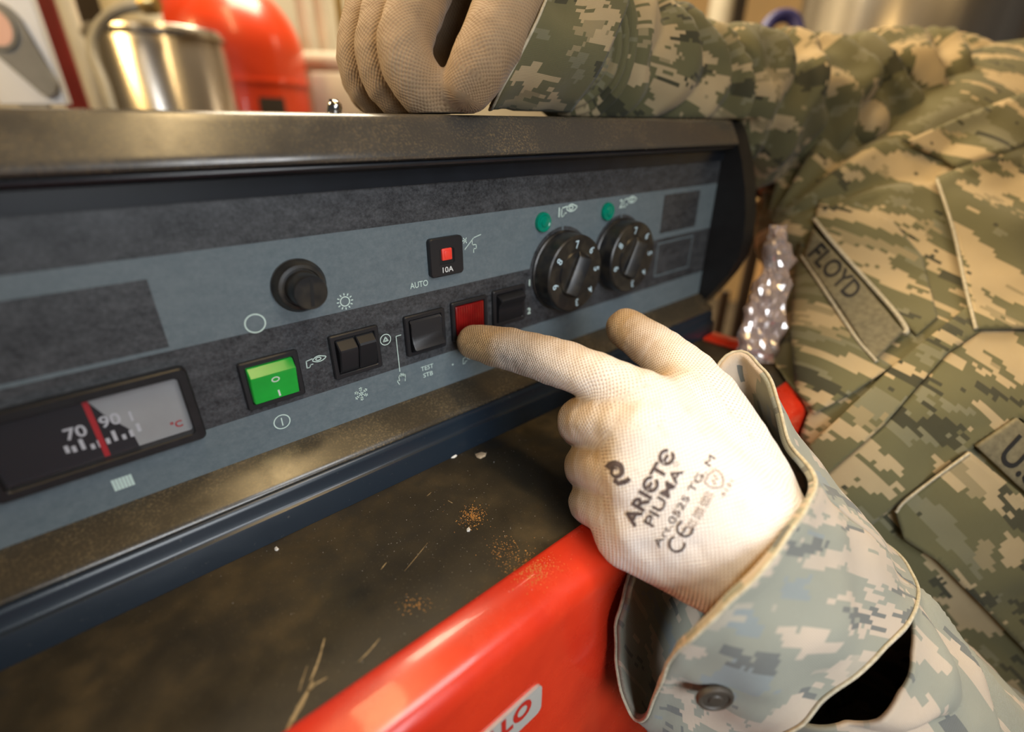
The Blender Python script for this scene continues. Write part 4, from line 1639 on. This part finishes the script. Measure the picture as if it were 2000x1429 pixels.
# CE mark, shield, registered ring and ram-horn emblem in ink
AN = 60
gstroke('glove_marking', loc2(arc(0, 0, 15, 50, 310, 22), 1322, 1062, AN), 4.2)
gstroke('glove_marking', loc2(arc(0, 0, 15, 50, 310, 22), 1338, 1032, AN), 4.2)
gstroke('glove_marking', loc2([(-13, 0), (4, 0)], 1338, 1032, AN), 3.6)
gstroke('glove_marking', loc2([(-17, 13), (0, 17), (17, 13), (17, -2), (10, -13), (0, -19), (-10, -13), (-17, -2), (-17, 13)], 1397, 937, AN - 10), 2.2, 'glove_ink_faint')
gstroke('glove_marking', loc2([(-8, -6), (-2, 5), (3, -4), (8, 7)], 1397, 937, AN), 2.4, 'glove_ink_faint')
gstroke('glove_marking', loc2(arc(0, 0, 4.2, 0, 360, 18), 1321, 906, AN), 1.2, 'glove_ink_faint')
sp = [(r_ * math.cos(a), r_ * math.sin(a)) for r_, a in zip(np.linspace(5, 17, 40), np.linspace(math.radians(30), math.radians(500), 40))]
V, F = ribbon(loc2(sp, 1202, 920, 20), 1.0)
nsp = len(sp)
ww = np.interp(np.arange(nsp), [0, 15, 30, nsp - 1], [3.0, 5.0, 11.0, 13.0])
ctr = (V[:nsp] + V[nsp:]) / 2
dv_ = V[:nsp] - ctr
V[:nsp] = ctr + dv_ * ww[:, None]
V[nsp:] = ctr - dv_ * ww[:, None]
gprint('glove_emblem', V[:, :2], F)
gstroke('glove_emblem', [(1199, 937), (1208, 944), (1222, 940), (1230, 934)], 9)

# the hand on top of the box
fingers = [
    dict(k=6.0, pts=[(865, -110, 232, 14), (838, -40, 220, 12.2), (800, 50, 212, 11.8), (792, 105, 210, 11.8), (812, 155, 212, 11.4), (850, 200, 218, 10.8), (885, 222, 226, 10.0)]),
    dict(k=2.5, pts=[(810, -110, 246, 14), (782, -40, 234, 12.2), (752, 50, 226, 11.6), (744, 108, 225, 11.6), (762, 162, 228, 11.2), (800, 203, 234, 10.4), (840, 222, 240, 10.0)]),
    dict(k=2.5, pts=[(765, -100, 262, 13.5), (738, -35, 250, 11.6), (712, 50, 243, 11.0), (702, 116, 242, 11.0), (720, 168, 245, 10.6), (757, 203, 252, 10.0), (790, 220, 258, 9.6)]),
    dict(k=2.5, pts=[(735, -80, 276, 12), (718, -20, 268, 10.4), (705, 60, 262, 9.8), (698, 130, 262, 9.6), (715, 180, 266, 9.4), (750, 206, 272, 9.0)]),
    dict(k=7.0, pts=[(1025, -80, 232, 18), (1000, -5, 220, 16.0), (972, 60, 212, 14.2), (945, 112, 208, 12.8), (926, 148, 208, 11.6), (917, 168, 209, 10.2)]),
]
palm = [((865, -120, 232, 15), (1040, -90, 250, 20)), ((815, -125, 248, 15), (1040, -95, 258, 20)), ((770, -115, 263, 14.5), (1045, -90, 268, 20)),
        ((900, -140, 236, 15), (1080, -20, 256, 22)), ((1000, -60, 248, 22), (1080, 40, 262, 23)), ((1060, -10, 256, 24), (1160, 70, 300, 24)), ((960, -90, 240, 18), (1060, 0, 252, 22)), ((870, -30, 268, 20), (960, 60, 275, 18)), ((840, 40, 274, 16), (900, 120, 284, 14)), ((880, 80, 280, 14), (930, 150, 288, 12))]


def coat_top(V, N, tipd):
    pd = N @ (RT * 0.75 - UP * 0.3 + FW * 0.2)
    return np.clip(0.42 + 0.5 * pd + np.clip(1 - tipd / 30.0, 0, 1) * 0.35, 0, 1)


glv2, _, _ = glove('glove', fingers, palm, 1.2, 'glove_knit_dirty', 4.0, 9.0, coat_top, RT, UP)
tag(glv2, 'tan dirt-stained knitted glove curled on the top cover')
# ------------------------------------------------------------------ things behind
def hz(px, py, d):
    return cp(px, py, d)


def vpost(name, px, py, d, wpx, z0, z1, mat, label, cat, rnd=True, parent=None):
    c = cp(px, py, d)
    r = wpx / 2 * d / FPX
    if rnd:
        V, F = lathe_vf([(r, z0), (r, z1)], (c[0], c[1], 0), (0, 0, 1), 28)
    else:
        V, F = box_vf((-r, -r * 0.6, z0), (r, r * 0.6, z1), r * 0.08, 1)
        V = np.stack([c[0] + V[:, 0] * RT[0] + V[:, 1] * _fh[0], c[1] + V[:, 0] * RT[1] + V[:, 1] * _fh[1], V[:, 2]], 1)
    o_ = mesh(name, V, F, mat, parent, smooth=rnd, angle=50)
    if parent is None:
        tag(o_, label, cat)
    return o_


# white cabinet with a grey tear-drop gauge plate
c0 = cp(62, 100, 700)
gb = thing('gauge_cabinet', (c0[0], c0[1], FLOOR), 'white cabinet with a grey tear-drop plate and round salmon dial at far left', 'cabinet')


def facebox(name, c, x0, x1, y0, y1, z0, z1, mat, parent, bev=0.0):
    V, F = box_vf((x0, y0, z0), (x1, y1, z1), bev, 2)
    V = np.stack([c[0] + V[:, 0] * RT[0] + V[:, 1] * _fh[0], c[1] + V[:, 0] * RT[1] + V[:, 1] * _fh[1], V[:, 2]], 1)
    return mesh(name, V, F, mat, parent, smooth=bool(bev), angle=40)


zb = cp(80, 204, 700)[2]
facebox('cabinet_body', c0, -78, 24, 0, 12, zb, zb + 420, 'white_enamel', gb, 4)
facebox('cabinet_stand', c0, -50, -10, 2, 10, FLOOR, zb, 'pipe_grey', gb)


def faceplate(name, pts, y0, y1, mat, parent):
    n = len(pts)
    V = []
    for y in (y1, y0):
        for (a, b) in pts:
            V.append((c0[0] + a * RT[0] + y * _fh[0], c0[1] + a * RT[1] + y * _fh[1], b))
    F = [[i, (i + 1) % n, n + (i + 1) % n, n + i] for i in range(n)] + [list(range(n))[::-1], [n + i for i in range(n)]]
    return mesh(name, V, F, mat, parent)


def lz(px, py):
    p = cp(px, py, 700) - c0
    return p @ RT, cp(px, py, 700)[2]


a1, z1 = lz(22, 62)
a2, z2 = lz(70, 160)
pts = arc(a1, z1, 34, 20, 215, 16) + arc(a2, z2, 17, 215, 380, 12)
faceplate('gauge_plate', pts, -6, 1, 'gauge_grey', gb)
faceplate('gauge_rim', arc(a1 - 1, z1 + 2, 26, 0, 348, 30), -9, -5, 'pipe_grey', gb)
faceplate('gauge_dial', arc(a1 - 1, z1 + 2, 22, 0, 348, 30), -10, -8, 'gauge_salmon', gb)

vpost('red_post', 125, 105, 1100, 46, FLOOR, 900, 'dark_red', 'dark red upright post beside the white cabinet', 'post', False)
vpost('pale_pipe', 160, 105, 1000, 30, FLOOR, 900, 'pipe_pale', 'pale upright pipe right of the dark red post', 'pipe')
vpost('dark_duct', 190, 60, 1300, 80, FLOOR, 1200, 'post_dark', 'dark brown upright duct behind the grey conduit', 'duct', False)
P = [cp(*q, 835) for q in [(230, 260), (205, 170), (182, 110), (184, 70), (206, 36), (242, 16), (285, 10)]]
cd = tube('grey_conduit', catmull(np.array(P), 6), 8.5, 'pipe_grey', None, 14)
tag(cd, 'grey flexible conduit arching over to the cylinder', 'conduit')
fit = lathe('conduit_nut', [(13, -14), (15, -12), (15, 10), (12, 14)], cp(292, 8, 835), RT, 'brass', cd, 8)

c = cp(322, 130, 1000)
zt = cp(322, 66, 1000)[2]
dr = thing('clad_cylinder', (c[0], c[1], FLOOR), 'short silver clad cylinder standing left of the red tank', 'tank')
lathe('jacket', [(118, FLOOR), (118, zt - 4), (115, zt), (0, zt + 3)], (c[0], c[1], 0), (0, 0, 1), 'clad_metal', dr, 56)
lathe('top_flange', [(122, zt - 16), (122, zt - 9), (118, zt - 8)], (c[0], c[1], 0), (0, 0, 1), 'clad_metal', dr, 56)
lathe('neck', [(48, zt), (48, zt + 120), (40, zt + 130)], (c[0] - 30, c[1], 0), (0, 0, 1), 'pipe_pale', dr, 32)

c = cp(455, 120, 1250)
zs = cp(575, 110, 1250)[2]
rt_ = thing('expansion_tank', (c[0], c[1], FLOOR), 'round-shouldered red tank with a small black label', 'tank')
prof = [(172, FLOOR + 200), (172, zs)] + [(172 * math.cos(a), zs + 165 * math.sin(a)) for a in np.linspace(0.1, math.pi / 2, 14)]
lathe('tank_shell', prof, (c[0], c[1], 0), (0, 0, 1), 'tank_red', rt_, 64, 60)
lathe('tank_seam', [(174, zs - 70), (175, zs - 66), (175, zs - 62), (174, zs - 58)], (c[0], c[1], 0), (0, 0, 1), 'tank_red', rt_, 64)
for k in range(3):
    a = k * 2.1 + 0.4
    V, F = box_vf((-14, -14, FLOOR), (14, 14, FLOOR + 260), 2, 1)
    mesh('tank_leg', V + np.array([c[0] + 140 * math.cos(a), c[1] + 140 * math.sin(a), 0]), F, 'dark_red', rt_)
# label curved on the shell
dirc = CAM[:2] - c[:2]
a0 = math.atan2(dirc[1], dirc[0])
V, F = [], []
zl0, zl1 = cp(505, 230, 1100)[2], cp(505, 186, 1100)[2]
for i in range(9):
    a = a0 + 0.22 + i * 0.045
    for z in (zl0, zl1):
        V.append((c[0] + 173.5 * math.cos(a), c[1] + 173.5 * math.sin(a), z))
F = [[2 * i, 2 * i + 2, 2 * i + 3, 2 * i + 1] for i in range(8)]
mesh('tank_label', V, F, 'post_dark', rt_)

for (px, wpx, dd, mt, lb) in [(598, 26, 1500, 'pipe_white', 'white upright pipe nearest the red tank'), (634, 30, 1450, 'pipe_pale', 'pale grey upright pipe behind the curled glove'),
                              (668, 16, 1600, 'brass', 'thin tan upright pipe beside the curled glove')]:
    vpost('riser_pipe', px, 60, dd, wpx, FLOOR, 1500, mt, lb, 'pipe')
P = [cp(560, 118, 1430), cp(700, 124, 1430)]
o_ = tube('cross_pipe', [P[0] - RT * 20, P[0], P[1], P[1] + RT * 500], 26, 'pipe_pale', None, 18)
tag(o_, 'pale level pipe crossing behind the curled glove', 'pipe')
pb = cp(656, 180, 1310)
o_ = facebox('white_box', pb, -62, 60, 0, 80, pb[2] - 60, pb[2] + 45, 'pipe_white', None, 4)
o_.location.z += 0
tag(o_, 'white box low behind the cover screw', 'box')
st = facebox('box_stand', pb, -52, 50, 8, 72, FLOOR, pb[2] - 60, 'pipe_grey', None)
tag(st, 'grey stand under the white box', 'stand')

cl = thing('ceiling_lamp', (310, -300, 1640), 'long tube lamp hanging below the ceiling above the boiler', 'lamp')
box('lamp_housing', (200, -1280, 1690), (420, 680, 1740), 'pipe_white', cl, 6)
for yy in (-1100, 500):
    tube('lamp_chain', [(310, yy, 1740), (310, yy, 2000)], 4, 'pipe_grey', cl, 8)

# right-hand background
vpost('wall_post', 1281, 40, 2200, 20, FLOOR, 1900, 'post_dark', 'dark upright post on the tan wall above the forearm', 'post', False)
vpost('riser_pipe', 1405, 40, 1900, 44, FLOOR, 1900, 'pipe_pale', 'pale upright pipe left of the blue hose', 'pipe')
vpost('wall_post', 1440, 40, 2000, 22, FLOOR, 1900, 'post_dark', 'dark upright post between pale pipe and blue hose', 'post', False)
P = [cp(*q, 820) for q in [(1480, 150), (1488, 85), (1500, 50), (1520, 33), (1544, 33), (1557, 52), (1558, 88), (1545, 150)]]
o_ = tube('blue_hose', catmull(np.array(P), 6), 10.5, 'hose_blue', None, 14)
tag(o_, 'loop of blue hose above the shoulder', 'hose')
c = cp(1790, 50, 1500)
zb_ = 700
tk = thing('storage_tank', (c[0], c[1], FLOOR), 'large shiny metal tank behind the shoulder', 'tank')
lathe('tank_wall', [(330, FLOOR + 80), (330, 900), (300, 960), (0, 1010)], (c[0], c[1], 0), (0, 0, 1), 'clad_metal', tk, 72)
lathe('tank_base', [(300, FLOOR), (300, FLOOR + 80)], (c[0], c[1], 0), (0, 0, 1), 'post_dark', tk, 48)
o_ = vpost('rack_post', 1457, 560, 900, 20, FLOOR, cp(1470, 440, 900)[2], 'post_dark', 'dark rack post just right of the end cap', 'post', False)
o_ = vpost('rack_post', 1407, 620, 900, 16, FLOOR, cp(1407, 560, 900)[2], 'post_dark', 'short dark rack post under the end cap', 'post', False)
o_ = vpost('wood_board', 1500, 540, 980, 48, FLOOR, cp(1500, 445, 980)[2], 'wood_tan', 'upright tan board behind the plastic bag', 'board', False)

# crumpled clear plastic bag on the boiler corner
rings = []
for (py, xl, xr) in [(440, 1508, 1534), (470, 1500, 1540), (520, 1490, 1546), (580, 1468, 1540), (640, 1446, 1528), (690, 1442, 1522), (712, 1482, 1520)]:
    r_ = []
    for k in range(12):
        a = 2 * math.pi * k / 12
        r_.append(cp((xl + xr) / 2 + (xr - xl) / 2 * math.cos(a), py, 363 + 9 * math.sin(a)))
    rings.append(r_)
G = loft(np.array(rings), 3, 5)
Nn = normals_grid(G)
P = G.reshape(-1, 3)
G = G + Nn * ((vnoise(P / 9.0) - 0.5) * 9 + (vnoise(P / 3.0) - 0.5) * 5).reshape(G.shape[:2])[..., None]
G[..., 2] = np.where((G[..., 0] < 380), np.maximum(G[..., 2], TOPZ + 2.2), G[..., 2])
V = G.reshape(-1, 3)
n = G.shape[1]
F = [[i * n + k, i * n + (k + 1) % n, (i + 1) * n + (k + 1) % n, (i + 1) * n + k] for i in range(G.shape[0] - 1) for k in range(n)]
o_ = mesh('plastic_bag', V, F, 'bag_film')
tag(o_, 'crumpled clear plastic bag standing on the boiler corner by the uniform', 'bag')
